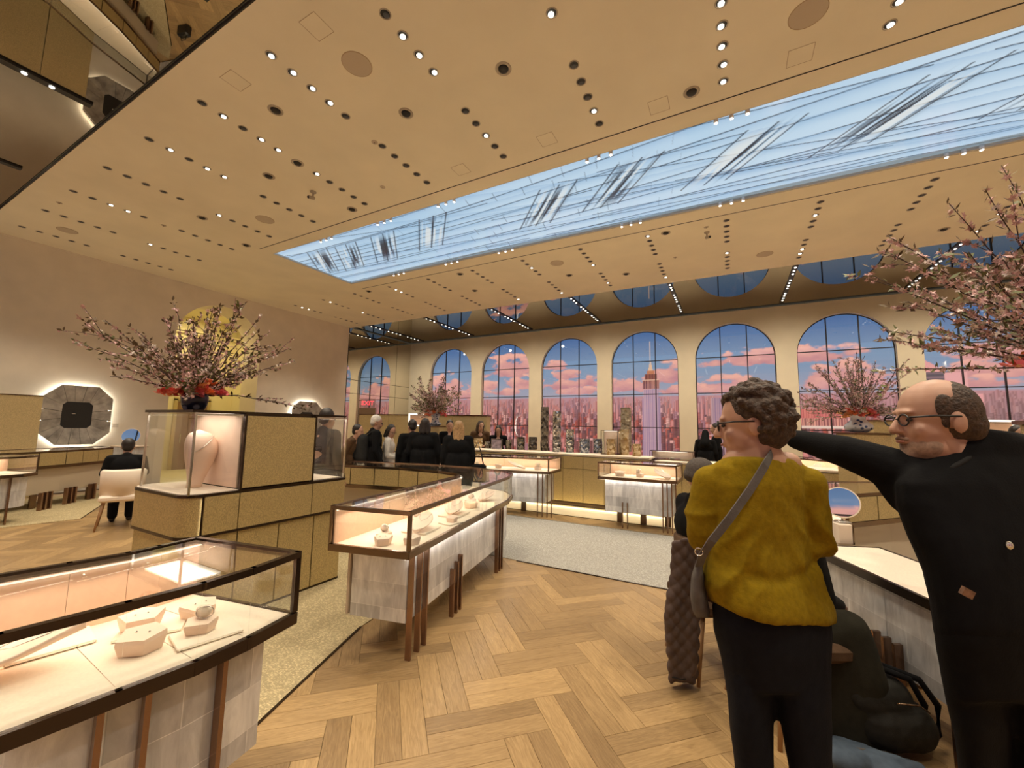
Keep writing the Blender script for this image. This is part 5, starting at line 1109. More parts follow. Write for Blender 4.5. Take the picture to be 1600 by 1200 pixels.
def person(label, base, h, face, top, bottom, hair, hairstyle='short', arms=None, coat=0.0, seated=False, look=None, lean=0.0, skin=0, voxel=0.014, glasses=False, bulk=1.0, hat=None, z0=0.0, cross=False):
    s = h/1.75 if not seated else h; base = Vector((base[0], base[1], z0)); f = Vector((face[0], face[1], 0)).normalized(); r = f.cross(Vector((0, 0, 1))); up = Vector((0, 0, 1))
    hz = 0.93 if not seated else 0.54
    def P(x, y, z):      # right, forward, up with forward lean above the hip
        a = max(0, z-hz); return (r*x+f*(y+a*math.sin(lean))+up*(z-a*(1-math.cos(lean))))*s
    dz = 0 if not seated else 0.93-0.54
    J = {'hip': [P(k*0.09, 0, hz) for k in (-1, 1)], 'sh': [P(k*0.18, 0, 1.42-dz) for k in (-1, 1)]}
    if seated: kn = [P(k*0.10, 0.44, 0.52+(0.16 if cross and k > 0 else 0)) for k in (-1, 1)]; an = [P(k*0.10+(-0.1 if cross and k > 0 else 0), 0.44, 0.08+(0.18 if cross and k > 0 else 0)) for k in (-1, 1)]
    else: kn = [P(k*0.10, 0.02, 0.50) for k in (-1, 1)]; an = [P(k*0.11, 0, 0.08) for k in (-1, 1)]
    if arms is None: arms = [((-0.25, -0.02, 1.13-dz), (-0.23, 0.10, 0.90-dz)), ((0.25, -0.02, 1.13-dz), (0.23, 0.10, 0.90-dz))]
    EL = [P(*a[0]) for a in arms]; HN = [P(*a[1]) for a in arms]
    hc = P(0, 0.03, 1.615-dz); lk = Vector(look) if look is not None else f+Vector((0, 0, -0.12))
    b = MB(); L, R = head_prims(b, hc, lk, s*1.0); b.cap(hc-up*0.06*s, 0.052*s, P(0, -0.01, 1.40-dz), 0.062*s)
    b.cap(P(0, 0, 1.36-dz), 0.11*s, P(0, 0, hz+0.05), 0.115*s, 14)
    for i in (0, 1):
        b.cap(J['sh'][i], 0.042*s, EL[i], 0.036*s); b.cap(EL[i], 0.034*s, HN[i], 0.024*s); hand_prims(b, HN[i], HN[i]-EL[i], s, 0.5, up)
        b.cap(P((i*2-1)*0.16, 0, 1.41-dz), 0.05*s, P(0, 0, 1.38-dz), 0.07*s)
        b.cap(J['hip'][i], 0.075*s, kn[i], 0.05*s); b.cap(kn[i], 0.048*s, an[i], 0.032*s); b.cap(an[i], 0.034*s, an[i]+f*0.13*s-up*0.04*s, 0.028*s)
    o = link('person', remesh(b, voxel*s, 3, name='person'), SK[skin]); o.location = base; tag(o, label, 'person')
    face_parts(o, L, R, s, glasses)
    t = MB(); q = bulk
    t.ell(P(0, 0.0, 1.30-dz), (0.19*s*q, 0.125*s*q, 0.17*s), Matrix((r, f, up)).transposed(), 18, 12); t.ell(P(0, 0.005, 1.08-dz), (0.165*s*q, 0.125*s*q, 0.20*s), Matrix((r, f, up)).transposed(), 18, 12); t.cap(P(0, -0.01, 1.40-dz), 0.085*s, P(0, -0.02, 1.465-dz), 0.068*s)
    for i in (0, 1):
        k = i*2-1; t.cap(P(k*0.06, 0, 1.42-dz), 0.075*s, J['sh'][i], 0.068*s*q); t.cap(J['sh'][i], 0.068*s*q, EL[i], 0.052*s*q); t.cap(EL[i], 0.052*s*q, HN[i]*0.97+EL[i]*0.03, 0.040*s*q)
    if coat and not seated:
        zb = 0.95-coat
        for k in (-1, 0, 1): t.cap(P(k*0.07, 0, 1.1), 0.13*s*q, P(k*0.10, 0.0, zb+0.12), 0.125*s*q)
    else:
        t.cap(P(-0.05, 0, 1.0-dz), 0.125*s*q, P(0.05, 0, 0.95-dz), 0.13*s*q)
    link('coat' if coat else 'top', remesh(t, voxel*s, 4, name='top', fold=lambda co: 0.006*(fbm(co[:, 0]*9+co[:, 2]*3, co[:, 2]*5+co[:, 1]*7, 5, 3)-0.5)*2), K[top], o)
    g = MB()
    for i in (0, 1):
        g.cap(J['hip'][i], 0.11*s, kn[i], 0.078*s); g.cap(kn[i], 0.078*s, an[i]+up*0.02*s, 0.062*s)
    g.cap(J['hip'][0], 0.125*s, J['hip'][1], 0.125*s)
    link('trousers', remesh(g, voxel*s, 3, name='trousers'), K[bottom], o)
    for i in (0, 1):
        x = MB(); a = an[i]; x.cap(a-up*0.035*s, 0.042*s, a+f*0.15*s-up*0.045*s, 0.034*s); link('shoe', remesh(x, 0.012*s, 2, name='shoe'), K['shoe'], o)
    hm = MB(); fu = Vector(lk).normalized()
    if hat is None and hair:
        hm.ell(L(0, -0.022, 0.040), (0.083*s, 0.094*s, 0.096*s), R, 16, 12); hm.ell(L(0, -0.055, -0.01), (0.074*s, 0.055*s, 0.07*s), R, 14, 10)
        if hairstyle in ('long', 'bob'):
            e = -0.13 if hairstyle == 'bob' else -0.27
            for k in (-1, 0, 1): hm.cap(L(0.055*k, -0.05-0.015*(k == 0), 0.0), 0.042*s, L(0.062*k, -0.06-0.02*(k == 0), e), 0.034*s)
            for k in (-1, 1): hm.cap(L(0.076*k, 0.01, 0.02), 0.024*s, L(0.080*k, 0.0, e*0.8), 0.026*s)
        if hairstyle == 'hood': hm.cap(L(0, -0.05, -0.02), 0.09*s, L(0, -0.09, -0.24), 0.13*s); hm.cap(L(0, -0.02, 0.02), 0.09*s, L(0, -0.03, -0.1), 0.095*s)
        link('hair' if hairstyle != 'hood' else 'headscarf', remesh(hm, 0.010*s, 2, name='hair'), K[hair], o)
    if hat:
        hm.ell(L(0, -0.012, 0.055), (0.088*s, 0.106*s, 0.10*s), R, 16, 12); hm.ell(L(0, -0.03, 0.02), (0.088*s, 0.098*s, 0.06*s), R, 16, 10); link('beanie', remesh(hm, 0.010*s, 2, name='beanie'), K[hat], o)
    return o, P, L
def stand(px, py, d): p = at(px, py, d); return (p.x, p.y)
def toward(a, px, py, d): p = at(px, py, d); return (p.x-a[0], p.y-a[1])
def hgt(px, py, d): return at(px, py, d).z
LT, RTV, AW = (-CR.x, -CR.y), (CR.x, CR.y), (CF.x, CF.y)
def mixd(a, b, t): return (a[0]*(1-t)+b[0]*t, a[1]*(1-t)+b[1]*t)
b1 = stand(586, 655, 7.5); o, P, L = person('white-haired man in dark coat standing at the far counter', b1, hgt(586, 648, 7.5), mixd(AW, RTV, 0.62), 'black', 'navy', 'hair_white', coat=0.12, bulk=1.12, glasses=True, look=(CR.x*0.9+CF.x*0.4, CR.y*0.9+CF.y*0.4, -0.25))
bp = empty('backpack', (0, 0, 0)); bpk = MB(); bpk.cap(P(-0.06, -0.20, 1.32), 0.10*1.0, P(-0.06, -0.22, 1.02), 0.12); bpk.cap(P(0.08, -0.20, 1.32), 0.10, P(0.08, -0.22, 1.02), 0.12)
bpo = link('backpack', remesh(bpk, 0.016, 3, name='backpack'), K['charcoal']); bpo.location = o.location; tag(bpo, 'black backpack on the back of the white-haired man', 'backpack'); bpo.parent = None
for k in (-1, 1): MB().tube([P(k*0.09, -0.14, 1.38), P(k*0.10, -0.05, 1.47), P(k*0.11, 0.10, 1.40), P(k*0.13, 0.10, 1.2)], 0.014, 6).build('strap', K['charcoal'], bpo)
bpocket = MB().rbox((0, 0, 0), (0.2, 0.05, 0.16), 0.02); po = bpocket.build('pocket', K['charcoal'], bpo); po.location = P(0.01, -0.33, 1.08); po.rotation_euler = (0, 0, math.atan2((-Vector((*mixd(AW, RTV, 0.62), 0)).x), Vector((*mixd(AW, RTV, 0.62), 0)).y))
bpy.data.objects.remove(bp)
b2 = stand(609, 668, 7.75); person('woman in white fleece with dark hair beside the white-haired man', b2, hgt(609, 663, 7.75), mixd(RTV, AW, 0.1), 'white', 'navy', 'hair_dark', 'bob', arms=[((-0.24, 0.02, 1.14), (-0.12, 0.26, 1.08)), ((0.24, 0.02, 1.14), (0.12, 0.26, 1.08))], look=(CR.x*0.8-CF.x*0.5, CR.y*0.8-CF.y*0.5, -0.4), glasses=True)
b3 = stand(645, 662, 7.6); person('dark-haired visitor in black coat half hidden behind the taller companion', b3, hgt(645, 655, 7.6), mixd(AW, LT, 0.4), 'black', 'black', 'hair_dark', coat=0.35, bulk=1.1)
b4 = stand(664, 660, 7.4); person('tall visitor in long black coat with dark brown hair by the far vase', b4, hgt(664, 653, 7.4), AW, 'black', 'black', 'hair_dark', 'bob', arms=[((-0.27, -0.02, 1.14), (-0.10, 0.22, 1.08)), ((0.27, -0.02, 1.14), (0.23, 0.08, 0.9))], coat=0.45, bulk=1.25)
b5 = stand(717, 665, 7.0); o, P, L = person('blond woman in black coat seen from behind with black bag', b5, hgt(717, 657, 7.0), mixd(AW, LT, 0.15), 'black', 'black', 'hair_blond', 'long', coat=0.45, bulk=1.2)
bag = empty('shoulder_bag', Vector(o.location)+P(0.34, -0.02, 0.72), math.atan2(CR.y, CR.x), 'black shoulder bag on the blond woman', 'bag'); MB().rbox((0, 0, 0.14), (0.30, 0.12, 0.30), 0.03).build('bag_body', K['black'], bag)
for k in (-1, 1): MB().tube([(-0.1, 0.04*k, 0.28), (-0.09, 0.03*k, 0.5), (0.0, 0.02*k, 0.66), (0.05, 0.03*k, 0.5), (0.1, 0.04*k, 0.28)], 0.008, 6).build('strap', K['shoe'], bag)
b6 = stand(703, 668, 9.55); person('bearded salesman in dark jacket behind the far counter', b6, hgt(703, 656, 9.55), (-AW[0], -AW[1]), 'black', 'black', 'hair_dark', arms=[((-0.24, 0.02, 1.14), (-0.10, 0.24, 1.14)), ((0.24, 0.02, 1.14), (0.10, 0.24, 1.14))], look=(-CF.x+CR.x*0.3, -CF.y+CR.y*0.3, -0.35))
b7 = stand(750, 668, 10.9); person('woman with long brown hair leaning over the crystal counter', b7, hgt(750, 660, 10.9)+0.06, (-AW[0]+0.2, -AW[1]), 'brown', 'black', 'hair_brown', 'long', arms=[((-0.26, 0.04, 1.12), (-0.12, 0.24, 1.12)), ((0.26, 0.04, 1.12), (0.12, 0.24, 1.12))], look=(-CF.x+CR.x*0.5, -CF.y+CR.y*0.5, -0.35), lean=0.2, coat=0.2)
b8 = stand(779, 672, 10.9); person('dark-haired woman in black looking down at the framed picture', b8, hgt(779, 667, 10.9)+0.05, (-AW[0], -AW[1]), 'black', 'black', 'hair_dark', 'long', look=(-CF.x, -CF.y, -0.55), lean=0.18)
b9 = stand(1119, 670, 10.6); person('man in dark suit standing before the arcade window', b9, hgt(1119, 661, 10.6), mixd(LT, AW, 0.3), 'black', 'black', 'hair_dark', coat=0.2)
b10 = stand(1102, 680, 10.3); person('woman with black headscarf beside the man in dark suit', b10, hgt(1102, 671, 10.3), mixd(AW, RTV, 0.4), 'black', 'black', 'black', 'hood', coat=0.5, bulk=1.1)
b11 = stand(509, 650, 5.35); person('man in black T-shirt seen through the right vitrine of the gold tower', b11, hgt(509, 637, 5.35), mixd(AW, RTV, 0.3), 'charcoal', 'black', 'hair_dark', skin=1)
b12 = stand(1589, 680, 6.1); person('salesman with black hair and beard at the right picture edge', b12, hgt(1589, 664, 6.1), (-AW[0]*0.9-0.2, -AW[1]), 'black', 'black', 'hair_dark', skin=1)
b13 = stand(543, 672, 7.3); person('stooping visitor in grey-brown coat left of the white-haired man', b13, hgt(543, 662, 7.3)+0.02, RTV, 'brown', 'black', 'hair_dark', coat=0.3, lean=0.25)

def chair(label, loc, rz, coat=None, wood=None, seat_m=None):
    """upholstered chair, local +y faces forward"""
    e = empty('upholstered_chair', loc, rz, label, 'chair'); sm = seat_m or M['ivory']; wd = M['chair_wood']
    def pad(r0, z, d): return MB().rbox((0, 0, z), (r0, r0*0.95, d), 0.03)
    pad(0.50, 0.46, 0.10).build('seat', sm, e)
    b = MB(); R = []
    for i in range(9):
        a = math.radians(200+140*i/8); R.append([((0.27-dr)*math.cos(a), (0.27-dr)*math.sin(a)*0.95+0.02, z) for z, dr in ((0.50, 0.0), (0.86, -0.015), (0.89, 0.02), (0.86, 0.055), (0.50, 0.06))])
    b.rings(R, True, True).build('backrest', sm, e)
    for x in (-1, 1):
        for y in (-1, 1): MB().tube([(0.19*x, 0.17*y, 0.43), (0.25*x, 0.24*y, 0.0)], [0.020, 0.012], 8).build('leg', wd, e)
    return e
M['chair_wood'] = pmat('chair_oak', (0.36, 0.20, 0.09), 0.45, noise=8, var=0.2, stretch=(1, 1, 0.15)); M['chair_brown'] = cloth('brown_upholstery', (0.10, 0.06, 0.035))
# left seated visitor
cl = (-8.42, 2.86); chair('cream upholstered chair with wooden legs under the left seated visitor', (cl[0], cl[1], 0), math.atan2(0.35, -0.94)-PI/2)
person('seated visitor in black coat bending to the blue mirror at left', (cl[0], cl[1]), 1.02, (-0.94, 0.35), 'black', 'black', 'hair_dark', seated=True, lean=0.30, arms=[((-0.24, 0.05, 0.80), (-0.12, 0.30, 0.86)), ((0.24, 0.05, 0.80), (0.12, 0.30, 0.86))], coat=0)
bgp = at(202, 800, 8.55); bg = empty('handbag', (bgp.x, bgp.y, 0.0), 0.3, 'black handbag on the floor under the left chair', 'bag'); MB().rbox((0, 0, 0.13), (0.30, 0.14, 0.26), 0.03).build('bag_body', K['shoe'], bg); MB().tube([(-0.08, 0, 0.25), (-0.06, 0, 0.36), (0.06, 0, 0.36), (0.08, 0, 0.25)], 0.008, 6).build('strap', K['shoe'], bg)

# seated visitors hidden behind the woman in mustard
ca = at(1112, 900, 2.95); ca = (ca.x, ca.y); fa = (0.86, 0.5)
chair('brown chair with tapered wooden legs left of the woman in mustard', (ca[0], ca[1], 0), math.atan2(fa[1], fa[0])-PI/2, seat_m=M['chair_brown'])
hd = at(1082, 758, 3.05)
person('seated person in grey beanie and black top behind the mustard sweater', (hd.x+0.02, hd.y+0.0), 1.05, fa, 'black', 'black', None, seated=True, hat='knit', lean=0.02, bulk=1.15, coat=0, arms=[((-0.26, 0.05, 0.78), (-0.14, 0.30, 0.74)), ((0.26, 0.05, 0.78), (0.14, 0.30, 0.74))])
# quilted coat hanging over the chair back
def quilt_coat():
    d0 = 2.62; rows = []; n = 15
    prof = [(845, 1050, 1092), (875, 1048, 1096), (905, 1046, 1096), (935, 1040, 1095), (965, 1037, 1093), (1000, 1040, 1092), (1030, 1043, 1091), (1055, 1044, 1090), (1066, 1047, 1086)]
    ev = []
    for i in range(len(prof)-1):
        for t in (0, 0.25, 0.5, 0.75): ev.append(tuple(prof[i][k]+(prof[i+1][k]-prof[i][k])*t for k in range(3)))
    ev.append(prof[-1]); R = []
    for y, xl, xr in ev:
        row = []
        for k in range(24):
            a = 2*PI*k/24; px = (xl+xr)/2+(xr-xl)/2*math.cos(a); row.append(at(px, y+3*math.cos(a*2), d0+(0.045+0.012*math.cos(3*a+y*0.02))*math.sin(a)))
        R.append(row)
    q = MB().rings(R[::-1], True, True)
    def fold(co):
        a = co[:, 2]*34; h = (co[:, 0]*0.88+co[:, 1]*0.47)*40
        return 0.007*np.abs(np.sin(a+h))*1.0+0.007*np.abs(np.sin(a-h))-0.006+0.010*(fbm(co[:, 0]*11+co[:, 1]*9, co[:, 2]*6, 55, 3)-0.5)
    e = empty('quilted_coat', (0, 0, 0), 0, 'brown quilted coat hanging over the chair back left of the woman', 'coat')
    me = remesh(q, 0.006, 2, name='coat', fold=fold); p = at(1066, 950, d0)
    o = link('coat_body', me, cloth('quilted_nylon', (0.11, 0.08, 0.07), 0.6), e)
    z = MB().tube([at(1050, 1058, d0-0.040), at(1066, 1062, d0-0.050), at(1082, 1058, d0-0.040)], 0.004, 6).build('hem', K['charcoal'], e)
quilt_coat()
# second seated visitor: crossed legs in dark olive cloth
def seated_b():
    W_ = lambda x, y, d: at(x, y, d)
    b = MB(); hc = W_(1225, 790, 2.55); L, R = head_prims(b, hc, (0.85, 0.5, -0.1), 1.05); hip = W_(1235, 985, 2.42); ch = W_(1222, 850, 2.5); b.cap(hc-Vector((0, 0, 0.06)), 0.055, ch, 0.07); b.cap(ch, 0.11, hip, 0.13)
    kn = W_(1325, 985, 2.28); an = W_(1352, 1120, 2.2); b.cap(hip, 0.075, kn, 0.055); b.cap(kn, 0.05, an, 0.035); b.cap(an, 0.036, an+Vector((0.1, 0.03, -0.04)), 0.03)
    sh = W_(1265, 850, 2.55); el = W_(1290, 935, 2.52); hn = W_(1310, 945, 2.75); b.cap(ch, 0.08, sh, 0.05); b.cap(sh, 0.04, el, 0.034); b.cap(el, 0.034, hn, 0.026); hand_prims(b, hn, hn-el, 1.0)
    k2 = W_(1290, 1010, 2.62); a2 = W_(1300, 1130, 2.6); b.cap(hip, 0.07, k2, 0.055); b.cap(k2, 0.05, a2, 0.036)
    o = link('person', remesh(b, 0.012, 3, name='person'), SK[0]); tag(o, 'seated visitor with dark olive trousers hidden behind the woman in mustard', 'person')
    face_parts(o, L, R, 1.05)
    t = MB(); t.cap(W_(1228, 1010, 2.42), 0.16, kn, 0.105, 14); t.cap(kn, 0.105, W_(1345, 1060, 2.22), 0.115, 14); t.cap(W_(1345, 1060, 2.22), 0.115, W_(1338, 1150, 2.2), 0.12, 14); t.cap(kn+Vector((-0.03, 0, 0.0)), 0.1, W_(1312, 1140, 2.22), 0.10); t.cap(hip, 0.13, k2, 0.09); t.cap(k2, 0.085, a2, 0.07)
    link('trousers', remesh(t, 0.012, 4, name='trousers', fold=lambda co: 0.007*(fbm(co[:, 0]*14, co[:, 2]*5, 8, 3)-0.5)*2), K['olive'], o)
    s_ = MB(); s_.cap(ch, 0.13, hip, 0.155, 14); s_.cap(ch, 0.09, sh, 0.07); s_.cap(sh, 0.068, el, 0.055); s_.cap(el, 0.052, hn, 0.042); link('top', remesh(s_, 0.012, 4, name='top'), K['charcoal'], o)
    hm = MB(); hm.ell(L(0, -0.02, 0.04), (0.09, 0.10, 0.10), R); hm.ell(L(0, -0.06, -0.03), (0.08, 0.06, 0.09), R); link('hair', remesh(hm, 0.01, 2, name='hair'), K['hair_dark'], o)
    for a_ in (an, a2): x = MB(); x.cap(a_-Vector((0, 0, 0.03)), 0.042, a_+Vector((0.12, 0.05, -0.05)), 0.034); link('shoe', remesh(x, 0.012, 2, name='shoe'), K['shoe'], o)
    c = (hip.x-0.02, hip.y-0.01); chair('brown chair under the seated visitor with dark olive trousers', (c[0], c[1], 0), math.atan2(0.5, 0.86)-PI/2, seat_m=M['chair_brown'])
seated_b()
# backpack on the floor, and an unidentified blue shape built as folded denim
q = onz(1403, 1172, 0.0); b = MB(); up = Vector((0, 0, 1)); ln = Vector((-0.10, 0.06, 0)); R3 = Vector((CR.x, CR.y, 0))
b.cap(q+up*0.13-R3*0.10, 0.12, q+up*0.13+R3*0.06, 0.12, 14); b.cap(q+up*0.24-R3*0.11+ln*0.4, 0.115, q+up*0.24+R3*0.02+ln*0.4, 0.11, 14); b.cap(q+up*0.36-R3*0.12+ln, 0.085, q+up*0.36-R3*0.04+ln, 0.08, 14)
bk = empty('backpack', (0, 0, 0), 0, 'black backpack slumped on the floor before the right desk', 'backpack'); link('pack_body', remesh(b, 0.01, 4, name='pack', fold=lambda co: 0.006*(fbm(co[:, 0]*16, co[:, 2]*14, 18, 3)-0.5)*2), cloth('backpack_nylon', (0.018, 0.017, 0.014), 0.6), bk)
for k, (a0, a1) in enumerate(((0.02, 0.10), (0.07, 0.17))):
    MB().tube([q+up*0.40+R3*(a0-0.08)+ln, q+up*0.36+R3*(a0+0.04)-ln*0.2, q+up*0.22+R3*(a1+0.06), q+up*0.08+R3*(a1+0.05), q+up*0.03+R3*(a1-0.02)], 0.016, 6).build('strap', K['black'], bk)
MB().tube([q+up*0.30-R3*0.16-ln*1.2, q+up*0.28-R3*0.02-ln*1.0, q+up*0.22+R3*0.09-ln*0.6], 0.004, 5).build('zip', M['bronze'], bk)
jq = onz(1350, 1196, 0.0); b = MB(); b.ell(jq+up*0.03, (0.20, 0.10, 0.045), Matrix.Rotation(-0.2, 3, 'Z')); b.ell(jq+up*0.04-R3*0.10, (0.12, 0.09, 0.06), None); b.cap(jq+up*0.035+R3*0.02, 0.045, jq+up*0.03+R3*0.22-Vector((CF.x, CF.y, 0))*0.06, 0.035)
dj = empty('denim_heap', (0, 0, 0), 0, 'unidentified folded blue denim shape on the floor beside the backpack', 'jacket'); link('heap_body', remesh(b, 0.008, 3, name='jacket', fold=lambda co: 0.008*(fbm(co[:, 0]*18, co[:, 1]*18, 28, 3)-0.5)*2), K['denim'], dj); MB().tube([jq+up*0.085-R3*0.16, jq+up*0.075-R3*0.02, jq+up*0.06+R3*0.12], 0.006, 6).build('seam', K['strap'], dj)

# ------------------------------------------------------------------ woman in mustard sweater
def upright(y, D):       # depth that keeps a figure vertical under the tilted lens
    return D*(math.cos(PITCH)+(655-600)/FPX*math.sin(PITCH))/(math.cos(PITCH)+(y-600)/FPX*math.sin(PITCH))
def ground_y(x, D, z):   # picture row at which the upright figure reaches height z
    y = 900.0
    while at(x, y, upright(y, D)).z > z: y += 1.0
    return y
def loft(rows, depth, n=28, e=2.0):
    """rows: (y, xl, xr, thickness m, tilt px, depth shift)"""
    R = []
    for y, xl, xr, th, tl, ds, *bw in rows:
        row = []; bw = bw[0] if bw else 0
        for k in range(n):
            a = 2*PI*k/n; c, s_ = math.cos(a), math.sin(a); c = math.copysign(abs(c)**(2/e), c); s_ = math.copysign(abs(s_)**(2/e), s_)
            row.append(at((xl+xr)/2+(xr-xl)/2*c, y+tl*c-bw*c*c, upright(y, depth)+ds+th/2*s_))
        R.append(row)
    return R[::-1]
def woman():
    D = 1.5; W_ = lambda x, y, dd=0.0: at(x, y, upright(y, D)+dd); gy = lambda x, z: ground_y(x, D, z)
    f = (-CR*0.86+CF*0.50); f.z = -0.10
    b = MB(); hc = W_(1174, 662); s = 1.06
    L, R = head_prims(b, hc, f, s); nb = W_(1188, 722, 0.0)
    b.cap(W_(1178, 690, 0.0), 0.066, nb, 0.085); b.cap(W_(1146, 724), 0.042, W_(1232, 724), 0.042); b.cap(nb, 0.07, W_(1205, 940, 0.0), 0.07, 14); b.cap(W_(1150, 742), 0.035, W_(1235, 745), 0.035)
    el = [W_(1098, 825, 0.0), W_(1277, 848, 0.0)]; hn = [W_(1125, 850, 0.25), W_(1250, 850, 0.27)]
    for i, sh in enumerate((W_(1115, 750), W_(1258, 755))): b.cap(sh, 0.035, el[i], 0.032); b.cap(el[i], 0.032, hn[i], 0.026); hand_prims(b, hn[i], hn[i]-el[i], 1.0, 0.4)
    for xl, yk in ((1172, 1120), (1262, 1120)):
        ft = W_(xl+2, gy(xl+2, 0.09)); b.cap(W_(xl, 980), 0.05, W_(xl+2, 1180), 0.045); b.cap(W_(xl+2, 1180), 0.045, ft, 0.034); b.cap(W_(1205, 940), 0.06, W_(xl, 980), 0.05); b.cap(ft, 0.036, ft+Vector((CF.x, CF.y, 0))*0.13-Vector((0, 0, 0.04)), 0.03)
    o = link('person', remesh(b, 0.0065, 3, name='person'), SK[0]); tag(o, 'woman in mustard sweater and dark trousers seen from behind, short curly hair', 'person')
    face_parts(o, L, R, s, True)
    # curly hair: skull cap plus many small curls
    hm = MB(); rr = random.Random(2); hm.ell(L(0, -0.022, 0.045), (0.086*s, 0.095*s, 0.092*s), R, 18, 12); hm.ell(L(0, -0.052, -0.02), (0.080*s, 0.062*s, 0.075*s), R, 16, 10)
    for i in range(420):
        t = rr.uniform(0, 2*PI); z = rr.uniform(-0.95, 1); q = math.sqrt(1-z*z); x, y = q*math.cos(t), q*math.sin(t)
        if y > 0.50 and z < 0.45: continue
        if z < -0.55 and y > 0.0: continue
        if abs(x) > 0.55 and y > 0.05 and z < 0.12: continue
        k = rr.uniform(0.96, 1.10); hm.ell(L(x*0.090*k, -0.022+y*0.099*k, 0.030+z*0.105*k), [rr.uniform(0.010, 0.019)*s]*3, None, 8, 6)
    me = remesh(hm, 0.0045, 1, 0.4, name='hair'); link('curly_hair', me, K['hair_brown'], o)
    # sweater
    t = MB()
    t.rings(loft([(714, 1138, 1236, 0.14, 0, 0.0), (719, 1122, 1250, 0.18, 0, 0), (732, 1108, 1264, 0.20, 0, 0), (760, 1108, 1268, 0.24, 0, 0), (800, 1112, 1262, 0.25, 0, 0), (845, 1110, 1266, 0.26, 2, 0), (885, 1101, 1284, 0.28, 6, 0), (920, 1098, 1296, 0.31, 11, 0), (945, 1101, 1306, 0.34, 14, 0, 6), (962, 1104, 1309, 0.35, 17, 0, 12), (978, 1108, 1308, 0.35, 18, 0, 22)], D), True, True)
    for i, sh in enumerate((W_(1112, 755), W_(1260, 758))): t.cap(sh, 0.066, el[i], 0.058, 14); t.cap(el[i], 0.060, hn[i]*0.9+el[i]*0.1, 0.044, 14)
    t.cap(W_(1099, 795, 0.01), 0.058, W_(1096, 832, 0.02), 0.060, 14)
    def fold(co):
        P = co-np.array(W_(1190, 850)); u = P @ np.array(CR); v = P[:, 2]; w = P @ np.array(CF)
        a = np.abs(np.sin((v*0.9+np.abs(u)*1.3)*26+fbm(u*6, v*6, 3, 3)*6)); m = np.clip(1-np.abs(v+0.02)/0.22, 0, 1)*np.clip(np.abs(u)/0.16, 0.12, 1)
        g = -0.010*np.exp(-((v+0.075-0.9*u*u)/0.020)**2)*np.clip((u+0.22)/0.1, 0, 1)*np.clip(-w/0.05, 0, 1)
        return 0.016*(0.5-a)*m+0.022*(fbm(u*9+v*6, v*7, 13, 3)-0.5)+g
    link('sweater', remesh(t, 0.0075, 3, name='sweater', fold=fold), K['mustard'], o)
    cr = [W_(1186+38*math.cos(a)*1.0, 706+9*math.sin(a)-3*math.cos(a), 0.0+0.085*math.sin(-a)) for a in [2*PI*i/28 for i in range(29)]]
    # trousers
    g = MB(); g.rings(loft([(925, 1125, 1285, 0.20, 8, 0), (950, 1112, 1298, 0.26, 8, 0), (985, 1114, 1302, 0.30, 4, 0), (1025, 1126, 1300, 0.29, 0, 0), (1060, 1132, 1300, 0.26, 0, 0), (1085, 1136, 1300, 0.24, 0, 0)], D), True, True)
    for xl, rows in ((0, [(1060, 1133, 1212), (1110, 1138, 1208), (1200, 1147, 1210), (1300, 1150, 1208), (gy(1178, 0.05), 1148, 1210)]), (1, [(1060, 1206, 1300), (1110, 1216, 1300), (1200, 1232, 1302), (1300, 1236, 1300), (gy(1268, 0.05), 1236, 1302)])):
        g.rings(loft([(y, a, c, 0.21 if y < 1150 else 0.17, 0, 0) for y, a, c in rows], D), True, True)
    link('trousers', remesh(g, 0.009, 3, name='trousers', fold=lambda co: 0.007*(fbm(co[:, 0]*10, co[:, 2]*9, 33, 3)-0.5)), K['navy'], o)
    for xl in (1174, 1264):
        ft = W_(xl+2, gy(xl+2, 0.0)); x = MB(); fw = Vector((CF.x, CF.y, 0)); x.cap(ft+Vector((0, 0, 0.05)), 0.048, ft+fw*0.16+Vector((0, 0, 0.04)), 0.04); link('shoe', remesh(x, 0.012, 2, name='shoe'), K['shoe'], o)
    # crossbody bag strap over the right shoulder to the left hip, bag at the hip
    st = [W_(1206, 702, 0.02), W_(1206, 708, -0.075), W_(1196, 726, -0.118), W_(1172, 765, -0.137), W_(1140, 810, -0.148), W_(1112, 845, -0.145), W_(1098, 866, -0.11), W_(1092, 885, -0.06)]
    bag_ = empty('crossbody_bag', (0, 0, 0), 0, 'grey crossbody bag whose strap crosses the mustard sweater', 'bag')
    V = []; N_ = []
    for i, p in enumerate(st):
        dd = (st[min(i+1, len(st)-1)]-st[max(i-1, 0)]).normalized(); nrm = -CF if i > 0 else CU; sd = dd.cross(nrm).normalized()*0.0135
        V.append([p-sd-nrm*0.002, p+sd-nrm*0.002, p+sd+nrm*0.003, p-sd+nrm*0.003])
    MB().rings(V, True, False).build('strap', K['strap'], bag_)
    MB().tube([W_(1092, 862, -0.115)+Vector((0.012*math.cos(a), 0, 0.012*math.sin(a))) for a in [2*PI*i/14 for i in range(15)]], 0.002, 5).build('ring', M['silver'], bag_)
    bb = MB(); bb.rings(loft([(875, 1088, 1096, 0.05, 0, -0.03), (900, 1080, 1100, 0.12, 0, -0.01), (930, 1078, 1104, 0.14, 0, 0), (955, 1082, 1110, 0.12, 0, 0.0), (965, 1088, 1108, 0.08, 0, 0)], D), True, True); link('pouch', remesh(bb, 0.008, 2, name='pouch'), K['strap'], bag_)
woman()

